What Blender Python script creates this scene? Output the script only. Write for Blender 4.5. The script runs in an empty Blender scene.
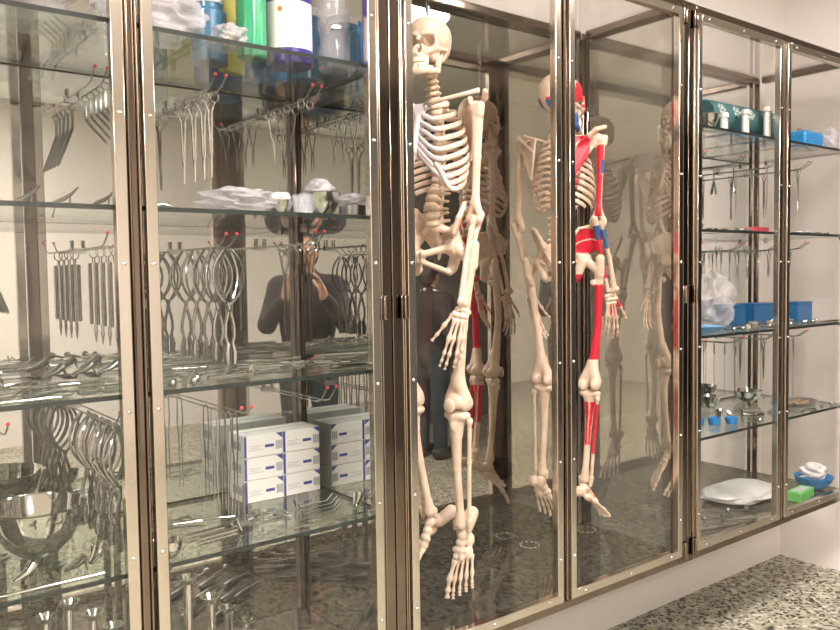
import bpy, math, random
import numpy as np
from mathutils import Vector, Matrix, Euler

random.seed(7)
SC = bpy.context.scene
COL = SC.collection
PI = math.pi
V3 = lambda *a: np.array(a, float)

# ------------------------------------------------------------------ materials
def _mat(name):
    m = bpy.data.materials.new(name); m.use_nodes = True
    nt = m.node_tree; nt.nodes.clear()
    out = nt.nodes.new('ShaderNodeOutputMaterial')
    return m, nt, out

def pbr(name, col, rough=.5, metal=0., noise=None, bump=None, sss=0., spec=None, emit=None):
    m, nt, out = _mat(name)
    b = nt.nodes.new('ShaderNodeBsdfPrincipled')
    nt.links.new(b.outputs[0], out.inputs[0])
    b.inputs['Base Color'].default_value = (*col, 1)
    b.inputs['Roughness'].default_value = rough
    b.inputs['Metallic'].default_value = metal
    if spec is not None: b.inputs['Specular IOR Level'].default_value = spec
    if sss:
        b.inputs['Subsurface Weight'].default_value = sss
        b.inputs['Subsurface Radius'].default_value = (.01, .005, .003)
    tc = None
    if noise or bump:
        tc = nt.nodes.new('ShaderNodeTexCoord')
    if noise:                                       # (scale, second colour, stretch)
        n = nt.nodes.new('ShaderNodeTexNoise'); n.inputs['Scale'].default_value = noise[0]
        n.inputs['Detail'].default_value = 4
        src = tc.outputs['Object']
        if len(noise) > 2:
            mp = nt.nodes.new('ShaderNodeMapping'); mp.inputs['Scale'].default_value = noise[2]
            nt.links.new(src, mp.inputs[0]); src = mp.outputs[0]
        nt.links.new(src, n.inputs['Vector'])
        r = nt.nodes.new('ShaderNodeValToRGB')
        r.color_ramp.elements[0].position = .35; r.color_ramp.elements[1].position = .68
        r.color_ramp.elements[0].color = (*col, 1); r.color_ramp.elements[1].color = (*noise[1], 1)
        nt.links.new(n.outputs['Fac'], r.inputs[0]); nt.links.new(r.outputs[0], b.inputs['Base Color'])
    if bump:                                        # (scale, strength)
        n2 = nt.nodes.new('ShaderNodeTexNoise'); n2.inputs['Scale'].default_value = bump[0]
        nt.links.new(tc.outputs['Object'], n2.inputs['Vector'])
        bp = nt.nodes.new('ShaderNodeBump'); bp.inputs['Strength'].default_value = bump[1]
        bp.inputs['Distance'].default_value = .004
        nt.links.new(n2.outputs['Fac'], bp.inputs['Height']); nt.links.new(bp.outputs[0], b.inputs['Normal'])
    return m

def clear_glass(name, tint=(1, 1, 1), ior=1.45, gloss=(1, 1, 1), rough=0.0):
    m, nt, out = _mat(name)
    t = nt.nodes.new('ShaderNodeBsdfTransparent'); t.inputs[0].default_value = (*tint, 1)
    g = nt.nodes.new('ShaderNodeBsdfGlossy'); g.inputs['Roughness'].default_value = rough
    g.inputs[0].default_value = (*gloss, 1)
    lw = nt.nodes.new('ShaderNodeLayerWeight'); lw.inputs[0].default_value = .5      # facing ramp, same on both sides of the sheet
    pw = nt.nodes.new('ShaderNodeMath'); pw.operation = 'POWER'; pw.inputs[1].default_value = 4.5
    f = nt.nodes.new('ShaderNodeMath'); f.operation = 'MULTIPLY_ADD'
    f.inputs[1].default_value = .8; f.inputs[2].default_value = ((ior - 1) / (ior + 1)) ** 2
    nt.links.new(lw.outputs['Facing'], pw.inputs[0]); nt.links.new(pw.outputs[0], f.inputs[0])
    mx = nt.nodes.new('ShaderNodeMixShader')
    nt.links.new(f.outputs[0], mx.inputs[0]); nt.links.new(t.outputs[0], mx.inputs[1])
    nt.links.new(g.outputs[0], mx.inputs[2]); nt.links.new(mx.outputs[0], out.inputs[0])
    return m

def film(name, alpha, col, rough=.12, bump=None):
    """thin crinkled plastic: partly clear, partly a glossy whitish sheet"""
    m, nt, out = _mat(name)
    t = nt.nodes.new('ShaderNodeBsdfTransparent')
    b = nt.nodes.new('ShaderNodeBsdfPrincipled'); b.inputs['Base Color'].default_value = (*col, 1)
    b.inputs['Roughness'].default_value = rough; b.inputs['Specular IOR Level'].default_value = 1.0
    mx = nt.nodes.new('ShaderNodeMixShader'); mx.inputs[0].default_value = alpha
    nt.links.new(t.outputs[0], mx.inputs[1]); nt.links.new(b.outputs[0], mx.inputs[2])
    nt.links.new(mx.outputs[0], out.inputs[0])
    if bump:
        tc = nt.nodes.new('ShaderNodeTexCoord')
        n2 = nt.nodes.new('ShaderNodeTexNoise'); n2.inputs['Scale'].default_value = bump[0]
        n2.inputs['Detail'].default_value = 6; n2.inputs['Distortion'].default_value = 1.5
        nt.links.new(tc.outputs['Object'], n2.inputs['Vector'])
        bp = nt.nodes.new('ShaderNodeBump'); bp.inputs['Strength'].default_value = bump[1]
        bp.inputs['Distance'].default_value = .01
        nt.links.new(n2.outputs['Fac'], bp.inputs['Height']); nt.links.new(bp.outputs[0], b.inputs['Normal'])
    return m

def mirror(name, col, rough=.0, mix=1.0, under=(.4, .4, .36)):
    """silvered panel; mix < 1 blends in a flat diffuse tone"""
    m, nt, out = _mat(name)
    g = nt.nodes.new('ShaderNodeBsdfGlossy'); g.inputs[0].default_value = (*col, 1)
    g.inputs['Roughness'].default_value = rough
    if mix >= 1:
        nt.links.new(g.outputs[0], out.inputs[0]); return m
    d = nt.nodes.new('ShaderNodeBsdfDiffuse'); d.inputs[0].default_value = (*under, 1)
    mx = nt.nodes.new('ShaderNodeMixShader'); mx.inputs[0].default_value = mix
    nt.links.new(d.outputs[0], mx.inputs[1]); nt.links.new(g.outputs[0], mx.inputs[2])
    nt.links.new(mx.outputs[0], out.inputs[0])
    return m

def emitter(name, col, strength):
    m, nt, out = _mat(name)
    e = nt.nodes.new('ShaderNodeEmission'); e.inputs[0].default_value = (*col, 1)
    e.inputs[1].default_value = strength
    nt.links.new(e.outputs[0], out.inputs[0]); return m

def terrazzo():
    m, nt, out = _mat('terrazzo')
    b = nt.nodes.new('ShaderNodeBsdfPrincipled'); nt.links.new(b.outputs[0], out.inputs[0])
    b.inputs['Roughness'].default_value = .38
    tc = nt.nodes.new('ShaderNodeTexCoord')
    nz = nt.nodes.new('ShaderNodeTexNoise'); nz.inputs['Scale'].default_value = 30
    nt.links.new(tc.outputs['Object'], nz.inputs['Vector'])
    mxv = nt.nodes.new('ShaderNodeMix'); mxv.data_type = 'RGBA'; mxv.inputs[0].default_value = .03
    nt.links.new(tc.outputs['Object'], mxv.inputs[6]); nt.links.new(nz.outputs['Color'], mxv.inputs[7])
    base = None
    for i, (sc, stops) in enumerate([
            (55, [(0, (.30, .29, .21)), (.3, (.40, .38, .29)), (.55, (.48, .46, .37)), (.78, (.60, .57, .48)), (.92, (.22, .21, .15))]),
            (80, [(0, (.03, .032, .024)), (.22, (.09, .095, .07)), (.3, (.75, .7, .6))])]):
        v = nt.nodes.new('ShaderNodeTexVoronoi'); v.inputs['Scale'].default_value = sc
        nt.links.new(mxv.outputs[2], v.inputs['Vector'])
        sep = nt.nodes.new('ShaderNodeSeparateColor'); nt.links.new(v.outputs['Color'], sep.inputs[0])
        r = nt.nodes.new('ShaderNodeValToRGB'); r.color_ramp.interpolation = 'CONSTANT'
        e = r.color_ramp.elements
        while len(e) < len(stops): e.new(.5)
        for k, (p, c) in enumerate(stops): e[k].position = p; e[k].color = (*c, 1)
        nt.links.new(sep.outputs[0], r.inputs[0])
        if i == 0: base = r
        else:
            th = nt.nodes.new('ShaderNodeMath'); th.operation = 'LESS_THAN'; th.inputs[1].default_value = .22
            nt.links.new(sep.outputs[0], th.inputs[0])
            mx = nt.nodes.new('ShaderNodeMix'); mx.data_type = 'RGBA'
            nt.links.new(th.outputs[0], mx.inputs[0]); nt.links.new(base.outputs[0], mx.inputs[6])
            nt.links.new(r.outputs[0], mx.inputs[7]); nt.links.new(mx.outputs[2], b.inputs['Base Color'])
    return m

M = dict(
    wall=pbr('wall_paint', (.80, .75, .72), .7, bump=(60, .05)),
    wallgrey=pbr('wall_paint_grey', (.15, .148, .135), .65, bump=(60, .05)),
    wallcream=pbr('wall_paint_cream', (.73, .70, .64), .7, bump=(60, .05)),
    ceiling=pbr('ceiling_paint', (.8, .78, .74), .8),
    floor=terrazzo(),
    stile=pbr('satin_steel', (.74, .68, .62), .14, 1., noise=(6, (.70, .63, .56), (1, 1, .25))),
    post=pbr('polished_bronze_steel', (.25, .20, .165), .10, 1.),
    strip=pbr('polished_strip', (.36, .30, .245), .2, 1.),
    dark=pbr('dark_gap', (.05, .04, .035), .4, .6),
    chrome=pbr('chrome', (.80, .79, .77), .09, 1.),
    steel=pbr('instrument_steel', (.66, .66, .65), .17, 1.),
    dsteel=pbr('dull_steel', (.36, .36, .36), .3, 1.),
    midsteel=pbr('grey_steel', (.46, .46, .45), .2, 1.),
    wire=pbr('zinc_wire', (.58, .58, .57), .25, 1.),
    back=mirror('back_mirror', (.70, .71, .70), .0),
    backdark=mirror('smoked_back_mirror', (.60, .59, .56), .0),
    side=mirror('side_mirror', (.60, .60, .585), .0),
    sidemix=mirror('side_mirror_pale', (.72, .71, .66), .0, .75, (.5, .49, .44)),  # diffuse share paints in the pale, low-contrast reflection
    bottom=mirror('bottom_panel', (.50, .50, .46), .02, .6, (.05, .05, .042)),
    bottomlight=mirror('bottom_panel_bright', (.55, .53, .48), .05, .5, (.17, .155, .13)),
    pane=clear_glass('door_glass', (.965, .962, .955), 1.45),
    glass=clear_glass('shelf_glass', (.86, .905, .875), 1.5),
    gedge=pbr('shelf_glass_edge', (.018, .026, .024), .45, 0., spec=.15),
    bone=pbr('bone_plastic', (.80, .65, .53), .42, noise=(22, (.72, .55, .42)), bump=(90, .18), sss=.12),
    bone2=pbr('bone_plastic_tan', (.74, .59, .47), .45, noise=(22, (.64, .48, .36)), bump=(90, .2)),
    spine=pbr('bone_plastic_mottled', (.80, .66, .52), .5, noise=(40, (.66, .50, .37)), bump=(120, .25)),  # vertebrae: bone tone with stronger brown mottling
    teeth=pbr('teeth', (.86, .77, .64), .3),
    cart=pbr('cartilage_plastic', (.66, .61, .63), .45),
    red=pbr('red_paint', (.62, .015, .04), .4),
    blue=pbr('blue_paint', (.03, .12, .32), .4),
    redcap=pbr('red_plastic', (.70, .05, .07), .35),
    white=pbr('white_card', (.86, .84, .84), .55),
    paper=pbr('white_paper', (.88, .87, .88), .7),
    navy=pbr('navy_print', (.03, .06, .30), .5),
    ink=pbr('grey_print', (.35, .37, .42), .6),
    green=pbr('green_plastic', (.025, .36, .17), .28),
    purple=pbr('indigo_plastic', (.035, .02, .26), .3),
    skyblue=pbr('blue_plastic', (.03, .28, .68), .35),
    boxblue=pbr('box_blue', (.015, .13, .33), .4),
    paleblue=pbr('pale_blue_plastic', (.22, .45, .80), .4),
    bluetrans=film('blue_bottle', .8, (.05, .22, .42), .2),
    orange=pbr('hazard_orange', (.80, .30, .03), .5),
    black=pbr('black_print', (.015, .015, .015), .5),
    teal=pbr('teal_cloth', (.035, .125, .135), .6, bump=(300, .2)),
    palegrey=pbr('pale_print', (.62, .68, .68), .6),
    tube=pbr('cream_plastic', (.72, .70, .66), .4),
    pink=pbr('pink_plastic', (.80, .10, .16), .4),
    lime=pbr('lime_card', (.18, .62, .16), .5),
    yellow=pbr('yellow_print', (.60, .55, .12), .5),
    film=film('clear_film', .30, (.85, .83, .86), .08, (22, .9)),
    film2=film('milky_film', .42, (.78, .76, .82), .15, (30, .8)),
    clearpl=film('clear_plastic', .22, (.80, .82, .92), .06, (14, .3)),
    tan=pbr('tan_pieces', (.42, .30, .20), .5),
    skin=pbr('skin', (.62, .36, .25), .5, sss=.1),
    hair=pbr('black_hair', (.015, .012, .012), .5, bump=(150, .6)),
    jacket=pbr('dark_jacket', (.022, .017, .02), .7, bump=(60, .3)),
    jeans=pbr('dark_jeans', (.03, .045, .055), .8),
    shoe=pbr('black_shoe', (.02, .02, .02), .5),
    phone=pbr('phone_black', (.02, .02, .02), .25),
    lampbody=pbr('lamp_body', (.7, .7, .7), .5),
    lamp=emitter('lamp_diffuser', (1., .905, .85), 112.0),
)

# ------------------------------------------------------------------ mesh builder
class MB:
    def __init__(s): s.v = []; s.f = []; s.m = []
    def add(s, V, F, mi=0, X=None):
        b = len(s.v)
        for p in V:
            if X is not None: p = X @ Vector(p)
            s.v.append(tuple(p))
        for q in F: s.f.append(tuple(i + b for i in q)); s.m.append(mi)
        return s
    def box(s, lo, hi, mi=0, X=None):
        x0, y0, z0 = lo; x1, y1, z1 = hi
        V = [(x0,y0,z0),(x1,y0,z0),(x1,y1,z0),(x0,y1,z0),(x0,y0,z1),(x1,y0,z1),(x1,y1,z1),(x0,y1,z1)]
        return s.add(V, [(0,3,2,1),(4,5,6,7),(0,1,5,4),(1,2,6,5),(2,3,7,6),(3,0,4,7)], mi, X)
    def tube(s, pts, r, seg=8, mi=0, closed=False, flat=(1, 1), up=None, X=None, cap=True):
        P = [np.array(p, float) for p in pts]; n = len(P)
        R = r if isinstance(r, (list, tuple)) else [r] * n
        V = []; F = []; prev = None
        for i in range(n):
            a = P[(i - 1) % n] if closed or i > 0 else P[i]
            b = P[(i + 1) % n] if closed or i < n - 1 else P[i]
            t = b - a; t /= (np.linalg.norm(t) + 1e-12)
            u = np.array(up, float) if up is not None else (prev if prev is not None else (np.array([0, 0, 1.]) if abs(t[2]) < .9 else np.array([1., 0, 0])))
            u = u - t * (u @ t); u /= (np.linalg.norm(u) + 1e-12)
            if up is None: prev = u
            w = np.cross(t, u)
            for k in range(seg):
                a2 = 2 * PI * k / seg
                V.append(P[i] + R[i] * (math.cos(a2) * flat[0] * u + math.sin(a2) * flat[1] * w))
        for i in range(n if closed else n - 1):
            j = (i + 1) % n
            for k in range(seg):
                l = (k + 1) % seg
                F.append((i * seg + k, i * seg + l, j * seg + l, j * seg + k))
        if not closed and cap:
            F.append(tuple(range(seg))[::-1]); F.append(tuple((n - 1) * seg + k for k in range(seg)))
        return s.add(V, F, mi, X)
    def ring(s, c, r, t, ax='y', n=16, seg=6, mi=0, ry=None, X=None):
        ry = ry or r; pts = []
        for i in range(n):
            a = 2 * PI * i / n; p, q = r * math.cos(a), ry * math.sin(a)
            pts.append({'y': (c[0] + p, c[1], c[2] + q), 'z': (c[0] + p, c[1] + q, c[2]), 'x': (c[0], c[1] + p, c[2] + q)}[ax])
        return s.tube(pts, t, seg, mi, closed=True, up={'y': (0, 1, 0), 'z': (0, 0, 1), 'x': (1, 0, 0)}[ax], X=X)
    def lathe(s, prof, seg=24, mi=0, X=None, c=(0, 0, 0)):
        V = []; F = []; n = len(prof)
        for r, z in prof:
            for k in range(seg):
                a = 2 * PI * k / seg
                V.append((c[0] + r * math.cos(a), c[1] + r * math.sin(a), c[2] + z))
        for i in range(n - 1):
            for k in range(seg):
                l = (k + 1) % seg
                F.append((i * seg + k, i * seg + l, (i + 1) * seg + l, (i + 1) * seg + k))
        if prof[0][0] > 1e-5: F.append(tuple(range(seg))[::-1])
        if prof[-1][0] > 1e-5: F.append(tuple((n - 1) * seg + k for k in range(seg)))
        return s.add(V, F, mi, X)
    def ball(s, c, r, mi=0, seg=12, X=None):
        rr = r if isinstance(r, (tuple, list)) else (r, r, r)
        V = []; F = []; n = seg // 2
        for i in range(n + 1):
            a = PI * i / n
            for k in range(seg):
                b = 2 * PI * k / seg
                V.append((c[0] + rr[0] * math.sin(a) * math.cos(b), c[1] + rr[1] * math.sin(a) * math.sin(b), c[2] - rr[2] * math.cos(a)))
        for i in range(n):
            for k in range(seg):
                l = (k + 1) % seg
                F.append((i * seg + k, i * seg + l, (i + 1) * seg + l, (i + 1) * seg + k))
        return s.add(V, F, mi, X)
    def prism(s, poly, y0, y1, mi=0, X=None):
        """polygon in XZ extruded along Y"""
        n = len(poly)
        V = [(x, y0, z) for x, z in poly] + [(x, y1, z) for x, z in poly]
        F = [tuple(range(n)), tuple(range(2 * n - 1, n - 1, -1))]
        for i in range(n):
            j = (i + 1) % n; F.append((i, i + n, j + n, j))
        return s.add(V, F, mi, X)

def mesh(name, mb, mats, sharp=40):
    me = bpy.data.meshes.new(name)
    me.from_pydata([tuple(map(float, p)) for p in mb.v], [], mb.f)
    for m in mats: me.materials.append(m)
    me.polygons.foreach_set('material_index', mb.m)
    me.polygons.foreach_set('use_smooth', [True] * len(mb.f))
    me.update(); me.validate()
    if sharp: me.set_sharp_from_angle(angle=math.radians(sharp))
    return me

def part(name, mb, mats, parent=None, loc=(0, 0, 0), sharp=40, bevel=0):
    if not isinstance(mats, (list, tuple)): mats = [mats]
    me = mb if isinstance(mb, bpy.types.Mesh) else mesh(name, mb, mats, sharp)
    o = bpy.data.objects.new(name, me); COL.objects.link(o)
    o.parent = parent; o.location = loc
    if bevel:
        b = o.modifiers.new('bevel', 'BEVEL'); b.width = bevel; b.segments = 2; b.limit_method = 'ANGLE'
    return o

def tag(o, label, cat, group=None):
    o['label'] = label; o['category'] = cat
    if group: o['group'] = group
    return o

def thing(name, label, cat, loc=(0, 0, 0), rot=(0, 0, 0), group=None):
    o = bpy.data.objects.new(name, None); COL.objects.link(o)
    o.empty_display_size = .05
    o.location = loc; o.rotation_euler = rot
    return tag(o, label, cat, group)

def solo(name, mb, mats, label, cat, loc=(0, 0, 0), rot=(0, 0, 0), group=None, sharp=40, bevel=0):
    o = part(name, mb, mats, None, loc, sharp, bevel); o.rotation_euler = rot
    return tag(o, label, cat, group)

def struct(name, mb, m, sharp=40):
    o = part(name, mb, m, None, sharp=sharp); o['kind'] = 'structure'; return o

ORD = ['first', 'second', 'third', 'fourth', 'fifth', 'sixth', 'seventh', 'eighth', 'ninth', 'tenth', 'eleventh', 'twelfth']

# ------------------------------------------------------------------ distance-field blobs -> surface nets
def pC(a, b, ra, rb=None, k=.006): return ('c', V3(*a), V3(*b), ra, ra if rb is None else rb, k)
def pE(c, r, k=.006, R=None): return ('e', V3(*c), V3(*r), R, None, k)
def pT(a, b, c, r, k=.005): return ('t', V3(*a), V3(*b), V3(*c), r, k)
def neg(p): return ('-', p)
def flipx(p):
    if p[0] == '-': return ('-', flipx(p[1]))
    q = list(p); s = V3(-1, 1, 1)
    q[1] = p[1] * s
    if p[0] in 'ct': q[2] = p[2] * s
    if p[0] == 't': q[3] = p[3] * s
    if p[0] == 'e' and p[3] is not None: D = np.diag(s); q[3] = D @ p[3] @ D
    return tuple(q)
def both(*ps): return [x for p in ps for x in (p, flipx(p))]

def _dist(p, P):
    if p[0] == 'c':
        a, b, ra, rb = p[1:5]; ab = b - a; pa = P - a
        t = np.clip(pa @ ab / (ab @ ab + 1e-12), 0, 1)
        return np.linalg.norm(pa - t[:, None] * ab, axis=1) - (ra + (rb - ra) * t)
    if p[0] == 'e':
        q = P - p[1]
        if p[3] is not None: q = q @ p[3]
        k0 = np.linalg.norm(q / p[2], axis=1); k1 = np.linalg.norm(q / p[2] ** 2, axis=1)
        return k0 * (k0 - 1) / (k1 + 1e-9)
    a, b, c, r = p[1:5]
    ba, cb, ac = b - a, c - b, a - c; n = np.cross(ba, ac)
    pa, pb, pc = P - a, P - b, P - c
    s = np.sign(pa @ np.cross(ba, n)) + np.sign(pb @ np.cross(cb, n)) + np.sign(pc @ np.cross(ac, n))
    def e(q, d): return np.sum((np.clip(q @ d / (d @ d), 0, 1)[:, None] * d - q) ** 2, axis=1)
    return np.sqrt(np.where(s < 2, np.minimum(np.minimum(e(pa, ba), e(pb, cb)), e(pc, ac)), (pa @ n) ** 2 / (n @ n))) - r

def blob(prims, h=.003):
    lo = np.full(3, 1e9); hi = -lo
    for p in prims:
        if p[0] == '-': continue
        if p[0] == 'c': L = [p[1] - p[3], p[1] + p[3], p[2] - p[4], p[2] + p[4]]
        elif p[0] == 'e': m = max(p[2]) if p[3] is not None else p[2]; L = [p[1] - m, p[1] + m]
        else: L = [q + s * p[4] for q in p[1:4] for s in (-1, 1)]
        for q in L: lo = np.minimum(lo, q); hi = np.maximum(hi, q)
    lo -= 2.5 * h + .003; hi += 2.5 * h + .003
    n = np.ceil((hi - lo) / h).astype(int) + 1
    ax = [lo[i] + h * np.arange(n[i]) for i in range(3)]
    P = np.stack(np.meshgrid(*ax, indexing='ij'), -1).reshape(-1, 3)
    d = None
    for p in prims:
        sub = p[0] == '-'
        if sub: p = p[1]
        e = _dist(p, P); k = p[-1]
        if d is None: d = e
        elif sub:
            e = -e; t = np.clip(.5 - .5 * (d - e) / k, 0, 1); d = d + (e - d) * t + k * t * (1 - t)
        else:
            t = np.clip(.5 + .5 * (e - d) / k, 0, 1); d = e + (d - e) * t - k * t * (1 - t)
    D = d.reshape(n); I = D < 0
    cs = [D[i:n[0]-1+i, j:n[1]-1+j, k:n[2]-1+k] for i in (0, 1) for j in (0, 1) for k in (0, 1)]
    cnt = sum((c < 0).astype(np.int8) for c in cs)
    act = np.argwhere((cnt > 0) & (cnt < 8))
    idx = np.full(cnt.shape, -1, int); idx[tuple(act.T)] = np.arange(len(act))
    val = [c[tuple(act.T)] for c in cs]
    acc = np.zeros((len(act), 3)); num = np.zeros(len(act))
    offs = [(i, j, k) for i in (0, 1) for j in (0, 1) for k in (0, 1)]
    for a in range(8):
        for b in range(a + 1, 8):
            if sum(abs(offs[a][q] - offs[b][q]) for q in range(3)) != 1: continue
            m = (val[a] < 0) != (val[b] < 0)
            t = np.where(m, val[a] / (val[a] - val[b] + 1e-15), 0)
            acc += m[:, None] * (np.array(offs[a]) + t[:, None] * (np.array(offs[b]) - np.array(offs[a]))); num += m
    V = lo + h * (act + acc / np.maximum(num, 1)[:, None])
    F = []
    for x in range(3):
        b, c = (x + 1) % 3, (x + 2) % 3
        s0 = np.take(I, range(n[x] - 1), axis=x); s1 = np.take(I, range(1, n[x]), axis=x)
        J = np.argwhere(s0 != s1)
        J = J[(J[:, b] > 0) & (J[:, c] > 0) & (J[:, b] < n[b] - 1) & (J[:, c] < n[c] - 1)]
        eb = np.eye(3, dtype=int)[b]; ec = np.eye(3, dtype=int)[c]
        q = np.stack([idx[tuple(J.T)], idx[tuple((J - eb).T)], idx[tuple((J - eb - ec).T)], idx[tuple((J - ec).T)]], 1)
        fl = s0[tuple(J.T)]; q[~fl] = q[~fl][:, ::-1]
        F.append(q)
    F = np.concatenate(F)
    a, b_, c_ = V[F[:, 0]], V[F[:, 1]], V[F[:, 2]]
    if np.sum(a * np.cross(b_, c_)) < 0: F = F[:, ::-1]
    return V, F

def blobpart(name, VF, mats, parent, paint=None, bone_co=None):
    V, F = VF; mb = MB()
    mb.v = [tuple(p) for p in V]; mb.f = [tuple(int(i) for i in q) for q in F]
    if paint is None: mb.m = [0] * len(F)
    else:
        cen = (bone_co if bone_co is not None else V)[F].mean(axis=1)
        mb.m = [int(x) for x in paint(cen)]
    return part(name, mb, mats, parent, sharp=0)

def rotx(a): c, s = math.cos(a), math.sin(a); return np.array([[1, 0, 0], [0, c, -s], [0, s, c]])
def roty(a): c, s = math.cos(a), math.sin(a); return np.array([[c, 0, s], [0, 1, 0], [-s, 0, c]])
def rotz(a): c, s = math.cos(a), math.sin(a); return np.array([[c, -s, 0], [s, c, 0], [0, 0, 1]])
def unit(v): return v / np.linalg.norm(v)

# ------------------------------------------------------------------ room
EYE = 1.47
CAM = np.array([0, -1.6, EYE])
bx = lambda lo, hi: MB().box(lo, hi)
XR, YB = 3.94, .49                      # niche side wall and the wall behind the cabinets
struct('floor', bx((-4, -5.4, -.1), (9.2, .6, 0)), M['floor'])
struct('ceiling', bx((-4, -5.4, 3.0), (9.2, .6, 3.1)), M['ceiling'])
struct('wall_back', bx((-4, YB, 0), (XR + .1, .6, 3.0)), M['wall'])
struct('wall_right', bx((XR, -.20, 0), (9.2, YB, 3.0)), M['wall'])
struct('wall_left', bx((-4.1, -5.4, 0), (-4, .6, 3.0)), M['wallcream'])
struct('wall_front', bx((-4, -5.5, 0), (3.8, -5.2, 3.0)), M['wallcream'])
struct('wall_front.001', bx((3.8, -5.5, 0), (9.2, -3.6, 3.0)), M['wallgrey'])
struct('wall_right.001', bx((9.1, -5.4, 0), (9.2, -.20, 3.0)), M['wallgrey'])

# ceiling lamps: round flush fittings
def lamp(x, y, r, label, m='lamp'):
    t = thing('ceiling_light', label, 'ceiling lamp', (x, y, 3.0), group='round ceiling lamps')
    part('rim', MB().lathe([(r + .02, -.045), (r + .03, -.02), (r + .03, -.001)], 32), M['lampbody'], t)
    part('diffuser', MB().lathe([(.0, -.05), (r, -.05), (r, -.046)], 32), M[m], t)
LAMPS = [(1.15, -1.35, .30, 'round white ceiling lamp just in front of the skeleton cabinet'),
         (-1.6, -1.2, .30, 'round white ceiling lamp on the ceiling beyond the end of the instrument cabinet'),
         (2.85, -1.2, .22, 'round white ceiling lamp over the passage by the last cabinet'),
         (.6, -3.7, .30, 'round white ceiling lamp near the cream far wall'),
         (-3.2, -1.6, .30, 'round white ceiling lamp by the end wall of the room')]
for a in LAMPS: lamp(*a)

# ------------------------------------------------------------------ cabinets
Z0, Z1, D = .458, 2.372, .466
XS = [-.091, 1.152, 2.395, 3.639]
SH = [1.980, 1.616, 1.238, .873]        # shelf tops
FLOORZ = .492
SCREWZ = [.62 + .293 * k for k in range(6)]
dome = mesh('screw', MB().lathe([(.0045, 0), (.004, .002), (.0022, .0036), (0, .004)], 10), [M['chrome']], 0)

def cabinet(x0, x1, label, shelves, mback, mside0, mside1, mbot, hinge_side):
    root = thing('display_cabinet', label, 'display cabinet', ((x0 + x1) / 2, 0, Z0), group='steel and glass display cabinets')
    P = Matrix.Translation((-(x0 + x1) / 2, 0, -Z0))
    def pt(name, mb, m, par=root, **k):
        o = part(name, mb, m, par, **k)
        if par is root: o.matrix_local = P
        return o
    xc = (x0 + x1) / 2; g = .0015
    for xa in (x0 + g, x1 - .040 - g):
        pt('corner_post', MB().box((xa, .004, Z0), (xa + .040, .042, Z1)), M['post'], bevel=.002)
        for s in ((.030, .036) if xa < xc else (.004, .010)):
            pt('edge_strip', MB().tube([(xa + s, .002, Z0 + .03), (xa + s, .002, Z1 - .03)], .0022, 8), M['strip'])
        pt('rear_post', MB().box((xa + (.0 if xa < xc else .020), D - .022, Z0), (xa + (.018 if xa < xc else .038), D, Z1)), M['post'], bevel=.005)
    pt('centre_post', MB().box((xc - .016, .008, Z0 + .03), (xc + .016, .030, Z1 - .03)), M['post'], bevel=.003)
    for s in (-.009, .009):
        pt('edge_strip', MB().tube([(xc + s, .003, Z0 + .03), (xc + s, .003, Z1 - .03)], .0026, 8), M['strip'])
    for nm, za, zb in (('bottom_rail', Z0, Z0 + .03), ('top_rail', Z1 - .03, Z1)):
        pt(nm, MB().box((x0 + .043, .004, za), (x1 - .043, .034, zb)), M['post'], bevel=.005)
        pt(nm, MB().box((x0 + .037, D - .034, za), (x1 - .043, D, zb)), M['post'], bevel=.005)
        for xa in (x0 + g, x1 - .036):
            pt(nm, MB().box((xa, .043, za), (xa + .034, D - .043, zb)), M['post'], bevel=.005)
    pt('back_panel', bx((x0 + .03, D + .002, Z0 + .02), (x1 - .03, D + .008, Z1 - .02)), mback)
    pt('side_panel', bx((x0 + .002, .045, Z0 + .031), (x0 + .008, D - .043, Z1 - .031)), mside0)
    pt('side_panel', bx((x1 - .008, .045, Z0 + .031), (x1 - .002, D - .043, Z1 - .031)), mside1)
    pt('top_panel', bx((x0 + .037, .035, Z1 - .012), (x1 - .037, D - .035, Z1 - .006)), M['pane'])
    pt('bottom_panel', bx((x0 + .010, .035, Z0 + .026), (x1 - .010, D - .001, Z0 + .032)), mbot)
    for z in shelves:
        mb = MB().box((x0 + .012, .028, z - .010), (x1 - .012, D - .008, z)); mb.m = [0, 0, 1, 1, 1, 1]
        s = pt('glass_shelf', mb, [M['glass'], M['gedge']])
        for xa in (x0 + .012, x1 - .026):
            for ya in (.05, D - .07):
                part('shelf_pin', MB().box((xa, ya, z - .021), (xa + .014, ya + .014, z - .0105)), M['chrome'], s)
    for da, db, near in ((x0 + .043, xc - .018, 0), (xc + .018, x1 - .043, 1)):
        za, zb, w = Z0 + .031, Z1 - .031, .023
        mb = MB().box((da, -.007, za), (da + w, .016, zb)).box((db - w, -.007, za), (db, .016, zb))
        mb.box((da + w, -.007, za), (db - w, .016, za + .026)).box((da + w, -.007, zb - .026), (db - w, .016, zb))
        d = pt('door', mb, M['stile'], bevel=.0012)
        part('glass_pane', bx((da + w, .004, za + .026), (db - w, .009, zb - .026)), M['pane'], d)
        def scr(x, z):
            o = part('screw', dome, None, d); o.location = (x, -.007, z); o.rotation_euler = (PI / 2, 0, 0)
        for z in SCREWZ:
            scr(da + w * .5, z); scr(db - w * .5, z)
        for k in range(3):
            xx = da + .06 + (db - da - .12) * k / 2
            scr(xx, za + .013); scr(xx, zb - .013)
        hx = da - .012 if near == 0 else db + .012       # hinges on the outer stiles
        for z in (Z1 - .05, 1.39, Z0 + .05):
            part('hinge', MB().box((hx - .011, -.009, z - .03), (hx + .011, .0, z + .03)).tube([(hx, -.011, z - .03), (hx, -.011, z + .03)], .005, 8), M['post'], d, bevel=.0015)
    return root

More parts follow.
